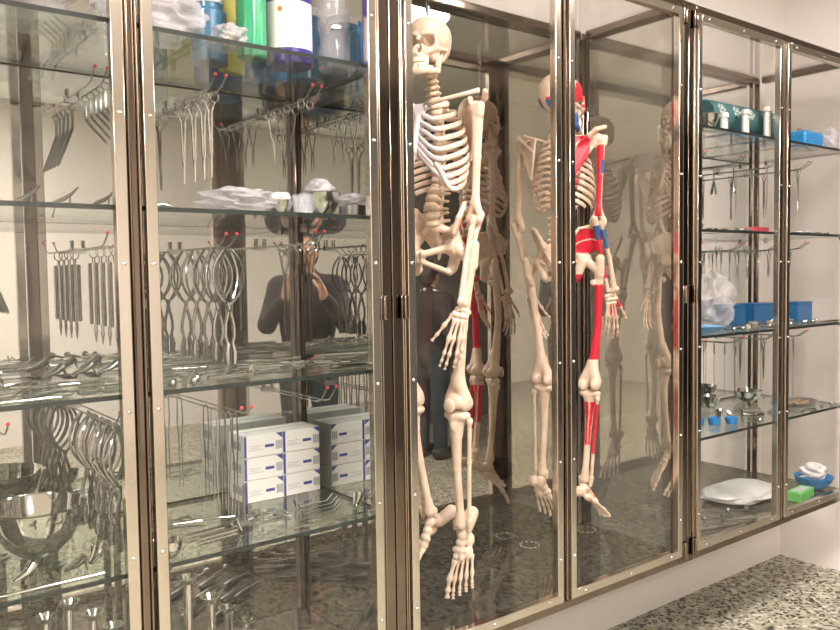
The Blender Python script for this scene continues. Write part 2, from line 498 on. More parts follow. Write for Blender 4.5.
cabinet(XS[0], XS[1], 'steel glass-door cabinet with shelves of surgical instruments and stacked white cartons', SH,
        M['back'], M['side'], M['side'], M['bottomlight'], 0)
cabinet(XS[1], XS[2], 'tall steel glass-door cabinet without shelves holding two hanging skeletons', [],
        M['backdark'], M['sidemix'], M['sidemix'], M['bottom'], 0)
cabinet(XS[2], XS[3], 'steel glass-door cabinet with a teal roll and blue boxes on its shelves', SH,
        M['back'], M['side'], M['pane'], M['bottomlight'], 0)

# ------------------------------------------------------------------ camera, world, view
yaw, pit, rol = [math.radians(a) for a in (37.664, -2.905, -.803)]
fw = V3(math.sin(yaw) * math.cos(pit), math.cos(yaw) * math.cos(pit), math.sin(pit))
r0 = V3(math.cos(yaw), -math.sin(yaw), 0); u0 = np.cross(r0, fw)
RT = math.cos(rol) * r0 + math.sin(rol) * u0; UP = -math.sin(rol) * r0 + math.cos(rol) * u0
cam = bpy.data.cameras.new('camera'); co = bpy.data.objects.new('camera', cam); COL.objects.link(co)
co.matrix_world = Matrix(((RT[0], UP[0], -fw[0], CAM[0]), (RT[1], UP[1], -fw[1], CAM[1]), (RT[2], UP[2], -fw[2], CAM[2]), (0, 0, 0, 1)))
cam.sensor_fit = 'HORIZONTAL'; cam.sensor_width = 36; cam.lens = 800 / 840 * 36; cam.clip_start = .004
SC.camera = co
w = bpy.data.worlds.new('world'); SC.world = w; w.use_nodes = True
w.node_tree.nodes['Background'].inputs[0].default_value = (1, .9, .8, 1)
w.node_tree.nodes['Background'].inputs[1].default_value = .05
vs = SC.view_settings
vs.view_transform = 'Standard'; vs.look = 'None'; vs.gamma = 1; vs.use_curve_mapping = False; vs.exposure = 0.25
cy = SC.cycles
cy.max_bounces = 14; cy.glossy_bounces = 8; cy.diffuse_bounces = 4; cy.transparent_max_bounces = 40
cy.transmission_bounces = 8; cy.caustics_reflective = True; cy.caustics_refractive = False
cy.sample_clamp_indirect = 4; cy.use_denoising = True

# ------------------------------------------------------------------ skeletons
# local frame: facing -Y, its own left side at +X, z measured down from the crown (SKL = height of the hung figure)
SKL = 1.76
_cache = {}
def bone_shape(kind):
    if kind in _cache: return _cache[kind]
    h = .003
    if kind == 'humerus':                # L .33, x lateral, y back
        p = [pE((-.012, .004, -.012), (.024, .024, .022)), pC((.014, -.004, -.008), (.012, -.004, -.03), .013, .012), pC((0, 0, -.02), (.002, 0, -.15), .018, .0115),
             pC((.002, 0, -.15), (0, 0, -.285), .0115, .0115), pC((0, 0, -.27), (-.022, 0, -.318), .011, .010), pC((0, 0, -.27), (.022, 0, -.318), .011, .010),
             pC((-.018, -.003, -.328), (.020, -.003, -.328), .0115, .011), neg(pE((0, .014, -.312), (.011, .01, .012), .004))]
    elif kind == 'radius':               # L .25
        p = [pC((.012, 0, .002), (.012, 0, -.006), .0115, .0115, .002), pC((.012, 0, -.008), (.011, -.003, -.03), .007, .0075), pC((.011, -.003, -.03), (.017, -.003, -.12), .0072, .0072),
             pC((.017, -.003, -.12), (.013, 0, -.225), .0072, .010), pC((.004, 0, -.238), (.020, 0, -.236), .0105, .010)]
    elif kind == 'ulna':
        p = [pC((-.008, .012, .022), (-.008, .006, -.02), .011, .010), neg(pE((-.008, -.008, .006), (.014, .012, .012), .004)), pC((-.008, -.004, -.012), (-.009, .004, -.04), .008, .008),
             pC((-.009, .004, -.03), (-.011, .002, -.14), .0085, .0062), pC((-.011, .002, -.14), (-.010, .003, -.232), .0062, .0068), pE((-.010, .004, -.236), (.008, .008, .007))]
    elif kind == 'femur':                # L .44
        p = [pE((0, 0, 0), (.0235, .0235, .0235), .004), pC((.005, 0, -.004), (.042, .003, -.032), .0135, .017), pC((.058, .006, .004), (.054, .004, -.05), .015, .015, .008),
             pE((.032, .016, -.078), (.011, .010, .012)), pC((.049, 0, -.05), (.032, -.013, -.22), .0155, .0128), pC((.032, -.013, -.22), (.010, -.006, -.375), .0128, .017),
             pC((.008, -.004, -.36), (-.020, .006, -.42), .016, .020, .01), pC((.008, -.004, -.36), (.024, .006, -.42), .016, .020, .01),
             pE((-.021, .010, -.432), (.0185, .029, .0235), .003), pE((.023, .010, -.430), (.0185, .029, .0235), .003), pE((.002, -.016, -.425), (.026, .013, .022), .006),
             neg(pE((.001, .032, -.448), (.0085, .022, .026), .004))]
    elif kind == 'tibia':                # L .37
        p = [pE((-.021, .002, -.012), (.021, .023, .014), .006), pE((.021, .002, -.012), (.021, .023, .014), .006), pC((0, 0, -.02), (0, -.004, -.07), .026, .018, .008),
             pE((0, -.023, -.042), (.010, .009, .016)), pC((0, -.006, -.06), (-.002, -.008, -.18), .0175, .0125), pC((-.002, -.008, -.18), (-.002, 0, -.325), .0125, .0125),
             pC((-.002, 0, -.325), (-.002, 0, -.355), .014, .0195), pC((-.020, 0, -.352), (-.020, -.002, -.374), .009, .007)]
    elif kind == 'fibula':
        p = [pE((.036, .012, -.030), (.0105, .011, .013)), pC((.036, .012, -.03), (.031, .010, -.16), .0065, .0062), pC((.031, .010, -.16), (.026, .006, -.33), .0062, .0068),
             pC((.026, .005, -.345), (.024, .005, -.378), .0095, .0065)]
    elif kind == 'foot':                 # ankle at origin, toes towards -y, sole at -.07
        p = [pE((0, -.004, -.014), (.019, .026, .015)), pE((-.004, -.034, -.024), (.016, .014, .014)), pC((0, .010, -.034), (.003, .055, -.046), .018, .020), pE((.003, .064, -.048), (.017, .014, .020)),
             pE((-.008, -.054, -.032), (.022, .013, .014)), pE((-.017, -.072, -.040), (.0105, .014, .0125)), pE((.0, -.072, -.038), (.009, .013, .0115)), pE((.016, -.056, -.046), (.013, .020, .012)),
             pE((.014, -.020, -.044), (.013, .02, .013))]
    elif kind == 'hand':
        p = []
        for x, z in ((-.016, -.010), (-.003, -.007), (.011, -.009), (-.021, -.012), (-.017, -.025), (-.006, -.024), (.006, -.025), (.017, -.023)):
            p.append(pE((x, random.uniform(-.002, .002), z), (.0078, .0085, .0085), .002))
        h = .0025
    elif kind == 'patella':
        p = [pE((0, 0, 0), (.0185, .009, .021))]
    elif kind == 'hip':                  # left hip bone, own z: crown frame
        hub = (.082, .004, -.672)
        cr = [(.043, .062, -.645), (.060, .066, -.600), (.086, .048, -.566), (.112, .016, -.555), (.130, -.020, -.572), (.131, -.050, -.606), (.112, -.048, -.655)]
        p = [pE((.084, .002, -.700), (.033, .033, .033), .012)]      # squeezed in height afterwards
        for a, b in zip(cr, cr[1:]): p.append(pT(hub, a, b, .0042, .006)); p.append(pC(a, b, .0075, .0075, .004))
        p += [pC((.050, .058, -.632), (.080, .024, -.690), .014, .018, .01), pC((.073, -.020, -.702), (.013, -.060, -.722), .0125, .0115, .008), pC((.006, -.060, -.718), (.006, -.056, -.748), .010, .009, .006),
              pC((.084, .022, -.706), (.064, .020, -.772), .019, .0165, .008), pC((.062, .012, -.785), (.012, -.050, -.752), .0105, .0085, .006), pC((.075, .03, -.70), (.05, .05, -.715), .009, .004),
              neg(pE((.108, -.004, -.704), (.022, .022, .022), .004))]
    elif kind == 'scapula':
        sa, ia, gl = (.070, .082, -.262), (.082, .092, -.402), (.140, .034, -.285)
        p = [pT(sa, ia, gl, .0028, .004), pC(sa, ia, .0048, .0048, .003), pC(ia, gl, .006, .008, .004), pC(sa, (.118, .040, -.262), .004, .005, .003), pE(gl, (.013, .014, .021), .006),
             pT((.078, .088, -.305), (.150, .052, -.245), (.118, .050, -.285), .003, .004), pC((.076, .090, -.305), (.150, .052, -.243), .0045, .007, .004), pC((.150, .052, -.243), (.170, .016, -.232), .0085, .008, .006),
             pC((.126, .030, -.262), (.132, -.002, -.252), .008, .007), pC((.132, -.002, -.252), (.142, -.018, -.268), .007, .006)]
    elif kind == 'sacrum':
        p = [pC((0, .022, -.628), (0, .058, -.705), .022, .010, .01), pC((.012, .030, -.636), (.048, .044, -.645), .020, .013, .01), pC((-.012, .030, -.636), (-.048, .044, -.645), .020, .013, .01),
             pT((0, .04, -.64), (.052, .05, -.65), (.012, .06, -.71), .009, .008), pT((0, .04, -.64), (-.052, .05, -.65), (-.012, .06, -.71), .009, .008),
             pC((0, .055, -.70), (0, .045, -.738), .008, .004), pC((0, .066, -.640), (0, .074, -.69), .005, .004)]
        for z in (-.650, -.668, -.686):
            for s in (-1, 1): p.append(neg(pE((s * .020 * (1 + (z + .65) * 6), .026 - (z + .65) * .4, z), (.0045, .012, .0045), .002)))
    elif kind == 'sternum':
        p = [pT((-.024, -.046, -.262), (.024, -.046, -.262), (0, -.060, -.305), .006, .004), pC((0, -.058, -.300), (0, -.088, -.392), .012, .014, .006), pC((0, -.088, -.395), (0, -.088, -.425), .007, .004, .004)]
    elif kind == 'cervical':
        p = [pE((0, -.002, 0), (.0135, .0115, .0072)), pC((0, .012, 0), (0, .034, -.010), .0055, .0045)] + both(pC((.010, .004, 0), (.024, .002, -.002), .0055, .005), pC((.012, .010, .004), (.012, .010, -.006), .006, .006))
    elif kind == 'thoracic':
        p = [pE((0, -.002, 0), (.0165, .0150, .0118)), pC((0, .016, -.002), (0, .042, -.024), .0055, .004)] + both(pC((.008, .014, .002), (.029, .024, .004), .006, .0055), pC((.010, .014, .008), (.010, .016, -.010), .005, .005))
    elif kind == 'lumbar':
        p = [pE((0, -.004, 0), (.0235, .0185, .0125)), pT((0, .018, .006), (0, .018, -.010), (0, .045, -.008), .005)] + both(pC((.010, .012, .002), (.037, .020, .002), .0058, .0042), pC((.014, .020, .010), (.014, .022, -.012), .006, .006))
    elif kind == 'skull':
        h = .0028
        p = [pE((0, .018, .044), (.0705, .084, .068), .01), pE((0, .056, .012), (.052, .045, .046), .02), pE((0, -.040, .046), (.054, .046, .048), .02), pE((0, .012, -.014), (.046, .050, .026), .015)]
        p += both(neg(pE((.073, -.040, .014), (.015, .026, .032), .012)))
        p += both(pC((.012, -.084, .022), (.044, -.070, .024), .0075, .007, .008), pC((.049, -.064, .020), (.053, -.062, -.016), .006, .008, .006), pC((.052, -.062, -.022), (.064, -.025, -.017), .0085, .0055, .006),
                  pC((.064, -.025, -.017), (.066, .002, -.010), .0052, .006, .006), pC((.050, -.062, -.024), (.028, -.078, -.036), .010, .010, .01), pC((.052, .016, -.012), (.048, .014, -.038), .0125, .006, .008))
        p += both(pE((.036, -.040, -.030), (.018, .024, .030), .012))
        p += [pE((0, -.072, -.036), (.031, .024, .030), .012), pE((0, -.070, -.056), (.028, .025, .012), .008), pC((0, -.082, .016), (0, -.100, -.006), .0075, .0058, .007), pC((0, -.086, -.048), (0, -.096, -.050), .006, .004, .006)]
        p += both(neg(pE((.0305, -.088, -.001), (.0205, .050, .0188), .003)), neg(pE((.0040, -.100, -.030), (.0095, .030, .0135), .003)), neg(pE((.001, -.100, -.014), (.0065, .026, .012), .003)), neg(pE((.068, .004, -.016), (.006, .006, .005), .003)))
    elif kind == 'mandible':
        h = .0028
        p = [pC((-.012, -.092, -.104), (.012, -.092, -.104), .0115, .0115, .008)]
        p += both(pC((.010, -.092, -.100), (.032, -.062, -.096), .0115, .0105, .006), pC((.032, -.062, -.096), (.045, -.026, -.086), .0105, .0095, .006), pT((.045, -.022, -.085), (.048, -.038, -.070), (.051, -.008, -.030), .0052, .006), pC((.045, -.024, -.088), (.051, -.006, -.018), .008, .006, .006),
                  pC((.048, -.036, -.070), (.050, -.032, -.026), .006, .0035, .006), pE((.051, -.004, -.014), (.009, .006, .006), .004), pC((.008, -.094, -.086), (.036, -.052, -.082), .007, .0065, .005))
        p += [pE((0, -.098, -.108), (.013, .008, .010), .006)]
    elif kind in ('tooth_up', 'tooth_low'):
        h = .0016; p = []
        for k in range(-6, 7):
            a = k * .235; ww = .0039 if abs(k) < 4 else .0048
            x = .0275 * math.sin(a); y = -.066 - .029 * math.cos(a)
            if kind == 'tooth_up': p.append(pC((x * 1.0, y, -.060), (x, y - .001, -.0715), ww * .85, ww, .0008))
            else: p.append(pC((x, y + .002, -.088), (x, y + .002, -.0775), ww * .85, ww * .9, .0008))
    V, F = blob(p, h)
    if kind in ('hip', 'sacrum'): V[:, 2] = -.556 + (V[:, 2] + .556) * .84
    _cache[kind] = (V, F)
    return _cache[kind]

BONE_LEN = dict(humerus=.33, radius=.245, ulna=.245, femur=.44, tibia=.37, fibula=.37)
def in_frame(kind, Pp, Dd, lat, side):
    """bone shape laid from its upper joint Pp to its lower joint Dd; lat = direction of its outer side"""
    V, F = bone_shape(kind)
    Pp, Dd, lat = V3(*Pp), V3(*Dd), V3(*lat); L = np.linalg.norm(Pp - Dd); z = (Pp - Dd) / L
    x = unit(lat - z * (lat @ z)); y = np.cross(z, x) * side
    k = L / BONE_LEN[kind]; kk = .5 + .5 * k
    W = Pp + V[:, :1] * x * kk + V[:, 1:2] * y * kk + V[:, 2:] * z * k
    return (W, F if side > 0 else F[:, ::-1]), V

def skeleton(name, label, loc, rotz_deg, pose, painted, sm, hang=True, scale=1.0):
    root = thing(name, label, 'skeleton', loc, (0, 0, math.radians(rotz_deg)), 'hanging skeletons')
    root.scale = (scale,) * 3
    off = V3(0, 0, SKL)
    B3 = [sm, M['red'], M['blue'], M['teeth']]
    def up(VF): return VF[0] + off, VF[1]
    def P(nm, VF, mats=None, parent=root, paint=None, co=None):
        return blobpart(nm, up(VF), mats or B3, parent, paint, VF[0] if co is None else co)
    zero = lambda c: np.zeros(len(c), int)
    pr = lambda side: painted and side < 0
    # head
    hs, hp, hy = pose['head_scale'], pose['head_pitch'], pose['head_yaw']
    R = rotz(hy) @ rotx(hp)
    hc = V3(*pose['head'])
    th = pose.get('thorax', 0.); TH = V3(0, 0, th)
    dn = lambda VF: (VF[0] + TH, VF[1])
    def head(VF): return (VF[0] * hs) @ R.T + hc, VF[1]
    def skpaint(c):
        m = np.zeros(len(c), int)
        if painted:
            r = c[:, 0] < 0
            y, z = c[:, 1], c[:, 2]
            m[r & (((y + .035) / .036) ** 2 + ((z - .035) / .042) ** 2 < 1) & (np.abs(c[:, 0]) > .03)] = 1
            m[r & (z < -.005) & (z > -.02) & (y < -.035) & (np.abs(c[:, 0]) > .035)] = 1
            m[r & (z < -.02) & (z > -.034) & (y < -.06)] = 1
            m[(np.abs(c[:, 0]) > .012) & (y > .055) & (z < -.002) & (z > -.035)] = 2
            m[(np.abs(c[:, 0]) > .012) & (y > .06) & (z < .008) & (z >= -.002)] = 1
        return m
    def mdpaint(c):
        m = np.zeros(len(c), int)
        if painted: m[(c[:, 0] < -.03) & (c[:, 1] > -.06)] = 2
        return m
    sk = P('skull', head(bone_shape('skull')), None, root, skpaint, bone_shape('skull')[0])
    md = P('mandible', head(bone_shape('mandible')), None, root, mdpaint, bone_shape('mandible')[0])
    P('upper_teeth', head(bone_shape('tooth_up')), [M['teeth']], sk)
    P('lower_teeth', head(bone_shape('tooth_low')), [M['teeth']], md)
    # spine
    ctl = [(-.155, .012), (-.19, .006), (-.235, .022), (-.33, .050), (-.42, .052), (-.50, .034), (-.57, .008), (-.622, .020)]
    cz = [c[0] for c in ctl]; cyy = [c[1] for c in ctl]
    sy = lambda z: float(np.interp(-z, [-q for q in cz], cyy))
    tz = []
    for kind, n, za, zb, sc in (('cervical', 7, -.150 + th * .5, -.232 + th, .85), ('thoracic', 12, -.248 + th, -.492 + th * .6, .93), ('lumbar', 5, -.516, -.606, 1.0)):
        for k in range(n):
            z = za + (zb - za) * k / (n - 1)
            if kind == 'thoracic': tz.append(z)
            V, F = bone_shape(kind); s = sc * (1 + .12 * k / n)
            if kind == 'cervical' and k == 0: s *= 1.15
            til = math.atan2(sy(z - .01) - sy(z + .01), .02)
            P('vertebra', ((V * s) @ rotx(til).T + V3(0, sy(z), z), F), [M['spine']])
    P('sacrum', bone_shape('sacrum'))
    P('sternum', dn(bone_shape('sternum')), [sm if painted else M['cart']])
    # ribs
    A = [.052, .078, .094, .104, .111, .116, .119, .119, .115, .108, .096, .080]
    FY = [-.045, -.056, -.066, -.075, -.082, -.088, -.090, -.088, -.080, -.068, -.05, -.03]
    DR = [.026, .042, .053, .062, .070, .077, .083, .086, .086, .084, .070, .052]
    END = [150, 146, 143, 140, 138, 136, 133, 127, 120, 110, 84, 62]
    for i in range(12):
        z0 = tz[i] + .006; yb = sy(z0) + .026; b = (yb - FY[i]) / 2; yc = (yb + FY[i]) / 2
        for side in (1, -1):
            def at(dg):
                t = math.radians(dg)
                sq = math.copysign(abs(math.sin(t)) ** .86, math.sin(t))
                return V3(side * A[i] * sq, yc + b * math.cos(t), z0 - DR[i] * ((1 - math.cos(t)) / 2) ** .85)
            N = 26; pts = [at(8 + (END[i] - 8) * k / N) for k in range(N + 1)]
            cen = V3(0, yc, 0)
            mb = MB(); W = []
            ring = 10; V = []; F = []
            for k, q in enumerate(pts):
                t = unit(pts[min(k + 1, N)] - pts[max(k - 1, 0)]); nrm = unit(np.cross(t, V3(0, 0, 1))); u = np.cross(nrm, t)
                e = .6 + .4 * min(1, k / 5)
                for a in range(ring):
                    an = 2 * PI * a / ring
                    V.append(q + nrm * math.cos(an) * .0034 + u * math.sin(an) * .0076 * e)
            for k in range(N):
                for a in range(ring):
                    c = (a + 1) % ring; F.append((k * ring + a, k * ring + c, (k + 1) * ring + c, (k + 1) * ring + a))
            mb.add([p + off for p in V], F); mb.add([p + off for p in V[:ring]], [tuple(range(ring))]); mb.add([p + off for p in V[-ring:]], [tuple(range(ring))])
            if pr(side) and 2 <= i <= 8:                  # painted slip of muscle on the rib's outer face
                for j, f in enumerate(mb.f[:N * ring]):
                    if 5 <= j // ring <= 7 and j // ring != 6 + (i % 2) * 9: mb.m[j] = 1
            part('rib', mb, [sm, M['red']], root, sharp=0)
            if i < 10:                                    # cartilage runs on to the breastbone or the margin above it
                p0 = pts[-1]; tdir = unit(pts[-1] - pts[-3])
                stz = [-.270, -.292, -.314, -.335, -.354, -.372, -.388, -.398, -.408, -.418][i]
                sx = [.020, .014, .013, .013, .013, .013, .012, .016, .026, .040][i]
                sy_ = -.052 + (stz + .262) * .27 - .002
                p3 = V3(side * sx, sy_, stz) + TH
                if i >= 7: p3 = V3(side * (sx + .012 * (i - 7)), sy_ + .004 * (i - 6), stz - .004 * (i - 6)) + TH
                dd = np.linalg.norm(p3 - p0)
                p1 = p0 + tdir * dd * .42; p2 = p3 + unit(V3(side * .8, .1, -.75 if i > 3 else -.2)) * dd * .38
                cp = [((1 - t) ** 3) * p0 + 3 * (1 - t) ** 2 * t * p1 + 3 * (1 - t) * t * t * p2 + t ** 3 * p3 for t in np.linspace(0, 1, 12)]
                part('costal_cartilage', MB().tube([q + off for q in cp], [.0074] * 11 + [.0078], 8, flat=(1, .55), up=(0, -.25, 1)), [sm if painted else M['cart']], root, sharp=0)
    # limbs
    for side in (1, -1):
        q = pose['L' if side > 0 else 'R']
        m = V3(side, 1, 1)
        pt_ = pr(side)
        fx = lambda VF: VF if side > 0 else (VF[0] * V3(-1, 1, 1), VF[1][:, ::-1])
        sh = V3(*pose.get('shift', (0, 0, 0)))
        def scp(c):
            mm = np.zeros(len(c), int)
            if pt_:
                y = c[:, 1]; z = c[:, 2]; x = np.abs(c[:, 0])
                mm[(x < .128) & (z < -.262) & (x > .076)] = 1
                ln = np.abs((x - .078) - (-.285 - z) * -.62 - .02) < .004; mm[ln & (z < -.28)] = 0
            return mm
        P('scapula', fx(dn(bone_shape('scapula'))), None, root, scp, bone_shape('scapula')[0])
        cl = [(.020, -.046, -.262), (.050, -.058, -.260), (.085, -.048, -.252), (.120, -.018, -.240), (.158, .006, -.229)]
        mb = MB().tube([V3(*c) * m + off + TH for c in cl], [.0115, .0085, .007, .0075, .009], 10, flat=(.8, 1))
        if pt_: mb.m = [1 if 10 <= j < 40 and j % 10 < 7 else 0 for j in range(len(mb.f))]
        part('clavicle', mb, [sm, M['red']], root, sharp=0)
        def hipp(c):
            mm = np.zeros(len(c), int)
            if pt_:
                x, y, z = np.abs(c[:, 0]), c[:, 1], c[:, 2]
                d = np.hypot(y - .0, z + .672)
                z = -.556 + (z + .556) / .84; d = np.hypot(y, z + .672)
                mm[(z > -.668) & (z < -.566) & (y > -.045) & (y < .055)] = 1
                mm[np.abs(d - .062) < .003] = 0
                mm[(z < -.76)] = 1
            return mm
        HV, HF = bone_shape('hip')
        P('hip_bone', fx((HV * V3(pose['pelvis'], 1, 1), HF)), None, root, hipp, HV)
        S, E, W = [V3(*q[k]) * m for k in ('S', 'E', 'W')]
        hl, fl = [V3(*q[k]) * m for k in ('hum_lat', 'fore_lat')]
        def striped(lo, hi, gap=None, blue=None, xr=None):
            def f(c):
                mm = np.zeros(len(c), int)
                if pt_:
                    z = c[:, 2]; ang = np.arctan2(c[:, 1], c[:, 0])
                    k = (z < lo) & (z > hi)
                    if gap is not None:
                        for g in gap: k &= np.abs(np.angle(np.exp(1j * (ang - g)))) > .2
                    mm[k] = 1
                    if blue: mm[(z < blue[0]) & (z > blue[1]) & (np.abs(np.angle(np.exp(1j * (ang - blue[2])))) < 1.2)] = 2
                return mm
            return f
        vf, lc = in_frame('humerus', S, E, hl, side); P('humerus', vf, None, root, striped(-.035, -.30, [.4, 2.6], (-.09, -.14, 0)), lc)
        vf, lc = in_frame('radius', E, W, fl, side); P('radius', vf, None, root, striped(-.03, -.09, None, (-.02, -.085, .3)), lc)
        vf, lc = in_frame('ulna', E, W, fl, side); P('ulna', vf, None, root, striped(-.04, -.19, [1.6], (-.0, -.05, 1.6)), lc)
        # hand: own frame, z towards the fingertips reversed, x to the thumb side, palm at -y
        hz = unit(W - V3(*q['tip']) * m); hx = V3(*q['thumb']) * m; hx = unit(hx - hz * (hx @ hz)); hy_ = np.cross(hz, hx) * side
        def H(c): c = np.atleast_2d(np.array(c, float)); return W + c[:, :1] * hx + c[:, 1:2] * hy_ + c[:, 2:] * hz
        V, F = bone_shape('hand'); hnd = P('hand', (H(V), F if side > 0 else F[:, ::-1]), [sm])
        curl = q.get('curl', .12)
        for fi, (x0, x1, lens) in enumerate([(.020, .040, (.040, .030, .022)), (.012, .018, (.064, .038, .022, .016)), (.002, .005, (.062, .042, .026, .016)), (-.009, -.012, (.056, .039, .025, .016)), (-.017, -.023, (.052, .031, .018, .015))]):
            d = unit(V3((x1 - x0) * (1.35 if fi == 0 else 1), 0, -.055 if fi == 0 else -.065)); p0 = V3(x0, -.004 if fi == 0 else 0, -.026 if fi == 0 else -.034)
            pts = []; rad = []; ang = 0
            for si, L in enumerate(lens):
                if si > 0: ang += curl * (1.3 if si > 1 else 1) + .02 * fi
                dd = V3(d[0], -math.sin(ang), d[2] * math.cos(ang)); dd = unit(dd)
                w0 = (.0062 if si == 0 else .0056 - .0006 * si)
                for t, rr in ((.0, 1.25), (.12, 1.15), (.3, .72), (.65, .68), (.88, 1.15), (.97, 1.2)):
                    pts.append(p0 + dd * L * t); rad.append(w0 * rr)
                p0 = p0 + dd * (L + .0006)
            pts.append(p0); rad.append(.0015)
            mb = MB().tube(list(H(pts) + off), rad, 8)
            if pt_: mb.m = [1 if 8 <= j < 32 and j % 8 < 5 and fi != 4 else 0 for j in range(len(mb.f))]
            part('finger', mb, [sm, M['red']], hnd, sharp=0)
        # leg
        Hj, K, Ak = [V3(*q[k]) * m for k in ('H', 'K', 'A')]
        ll = V3(*q['leg_lat']) * m
        vf, lc = in_frame('femur', Hj, K, ll, side); P('femur', vf, None, root, striped(-.085, -.345, [2.4]), lc)
        sl = V3(*q.get('shin_lat', q['leg_lat'])) * m
        K2 = K + unit(Ak - K) * .014
        vf, lc = in_frame('tibia', K2, Ak, sl, side); P('tibia', vf, None, root, striped(-.045, -.22, [1.2, 2.9, -.3]), lc)
        vf, lc = in_frame('fibula', K2, Ak, sl, side); P('fibula', vf, None, root, striped(-.05, -.25, [1.4]), lc)
        z = unit(Hj - K); x = unit(ll - z * (ll @ z)); yy = np.cross(z, x) * side
        V, F = bone_shape('patella'); R3 = np.stack([x, yy, z], 1)
        P('patella', (V @ R3.T + K - yy * .036 + z * .006, F if side > 0 else F[:, ::-1]), [sm])
        # foot
        fr = roty(0) @ rotz(math.radians(q['foot_yaw']) * side) @ rotx(math.radians(q['foot_pitch'])) @ roty(math.radians(q.get('foot_roll', 0)) * side)
        def FT(c): c = np.atleast_2d(np.array(c, float)) * m; return c @ fr.T + Ak + V3(0, 0, -.004)
        V, F = bone_shape('foot')
        def ftp(c):
            mm = np.zeros(len(c), int)
            if pt_: mm[(c[:, 1] < -.05) & (c[:, 2] > -.035)] = 1
            return mm
        ft = P('foot', (FT(V), F if side > 0 else F[:, ::-1]), None, root, ftp, V)
        for ti in range(5):
            bx_ = -.020 + .0115 * ti; tx = -.034 + .0165 * ti
            bz = -.042 - .002 * ti; by = -.082 + .006 * ti; L = [.058, .066, .063, .06, .056][ti]
            lens = [(L, .030, .022), (L, .026, .012, .010), (L, .024, .010, .009), (L, .022, .008, .008), (L, .020, .007, .008)][ti]
            d = unit(V3((tx - bx_) * 1.0, -.062, -.012)); p0 = V3(bx_, by, bz); pts = []; rad = []
            for si, L in enumerate(lens):
                dd = unit(V3(d[0] * (1 if si == 0 else .5), d[1], d[2] - (.05 if si == 0 else -.02 + .16 * si)))
                w0 = (.0082 if ti == 0 else .0056) * (1 if si == 0 else (.92 if ti == 0 else .82))
                for t, rr in ((0, 1.25), (.14, 1.05), (.35, .72), (.62, .70), (.86, 1.12), (.96, 1.15)):
                    pts.append(p0 + dd * L * t); rad.append(w0 * rr)
                p0 = p0 + dd * (L + .001)
            pts.append(p0); rad.append(.002)
            part('toe', MB().tube(list(FT(pts) + off), rad, 8), [sm], ft, sharp=0)
    return root

def hanging_chain(loc, top, label):
    t = thing('hanging_chain', label, 'chain', loc, group='chains holding the skeletons')
    L = top - loc[2]; n = max(2, int((L - .05) / .017))
    part('swivel_clip', MB().tube([(0, 0, -.004), (0, 0, .012)], .006, 10).tube([(0, 0, .011), (0, 0, .019)], .0085, 10), M['dsteel'], t)
    for k in range(n):
        z = .034 + (L - .062) * k / (n - 1)
        part('link', MB().ring((0, 0, z), .0062, .0016, 'y' if k % 2 else 'x', ry=.0125), M['chrome'], t)
    hk = [(0, 0, L - .028), (.008, 0, L - .02), (.010, 0, L - .01), (.004, 0, L - .003)]
    part('top_hook', MB().tube(hk, .0022, 8), M['chrome'], t)

POSE1 = dict(head=(0, .0, -.117), head_scale=.84, head_pitch=-.10, head_yaw=.16, thorax=-.020, pelvis=.9,
    L=dict(S=(.146, .018, -.282), E=(.132, .020, -.604), W=(.126, -.050, -.842), hum_lat=(1, -.3, 0), fore_lat=(.2, -1, 0), tip=(.100, -.085, -1.02), thumb=(-.75, -.55, 0), curl=.10,
           H=(.080, 0, -.677), K=(.080, -.004, -1.128), A=(.078, .020, -1.485), leg_lat=(1, -.1, 0), foot_yaw=4, foot_pitch=62),
    R=dict(S=(.148, .018, -.282), E=(.160, .020, -.600), W=(.160, -.040, -.840), hum_lat=(1, -.3, 0), fore_lat=(.2, -1, 0), tip=(.13, -.07, -1.02), thumb=(-.55, -.75, 0), curl=.10,
           H=(.080, 0, -.677), K=(.066, -.020, -1.124), A=(.040, .040, -1.470), leg_lat=(1, -.2, 0), foot_yaw=34, foot_pitch=42))
POSE2 = dict(head=(0, .004, -.102), head_scale=.95, head_pitch=.03, head_yaw=-.35, thorax=.024, pelvis=1.0,
    L=dict(S=(.158, .018, -.238), E=(.170, .030, -.560), W=(.150, -.040, -.805), hum_lat=(1, -.2, 0), fore_lat=(.3, -1, 0), tip=(.13, -.08, -.985), thumb=(-.3, -1, 0), curl=.12,
           H=(.088, 0, -.677), K=(.084, -.010, -1.130), A=(.086, .010, -1.490), leg_lat=(1, 0, 0), foot_yaw=4, foot_pitch=40),
    R=dict(S=(.155, .018, -.238), E=(.145, .020, -.550), W=(.165, -.055, -.795), hum_lat=(1, -.2, 0), fore_lat=(1, -.5, 0), tip=(.160, -.09, -.975), thumb=(.7, -.8, 0), curl=.10,
           H=(.088, 0, -.677), K=(.098, -.020, -1.140), A=(.085, .000, -1.495), leg_lat=(1, 0, 0), foot_yaw=18, foot_pitch=26))
CROWN1, CROWN2 = 2.222, 2.132
S1, S2 = (1.432, .20), (2.055, .262)
skeleton('human_skeleton', 'pale bone skeleton hanging in the cabinet with grey-white rib cartilage and dangling pointed feet', (S1[0], S1[1], CROWN1 - SKL), -69, POSE1, False, M['bone'])
K2S = .92
skeleton('human_skeleton', 'skeleton with red and blue painted muscle patches along one side, hanging in the cabinet', (S2[0], S2[1], CROWN2 - SKL * K2S), 108, POSE2, True, M['bone2'], scale=K2S)
hanging_chain((S1[0], S1[1], CROWN1 - .017), Z1 - .013, 'short chrome chain above the pale skeleton skull')
hanging_chain((S2[0], S2[1], CROWN2 + .009), Z1 - .013, 'long chrome chain above the painted skeleton skull')

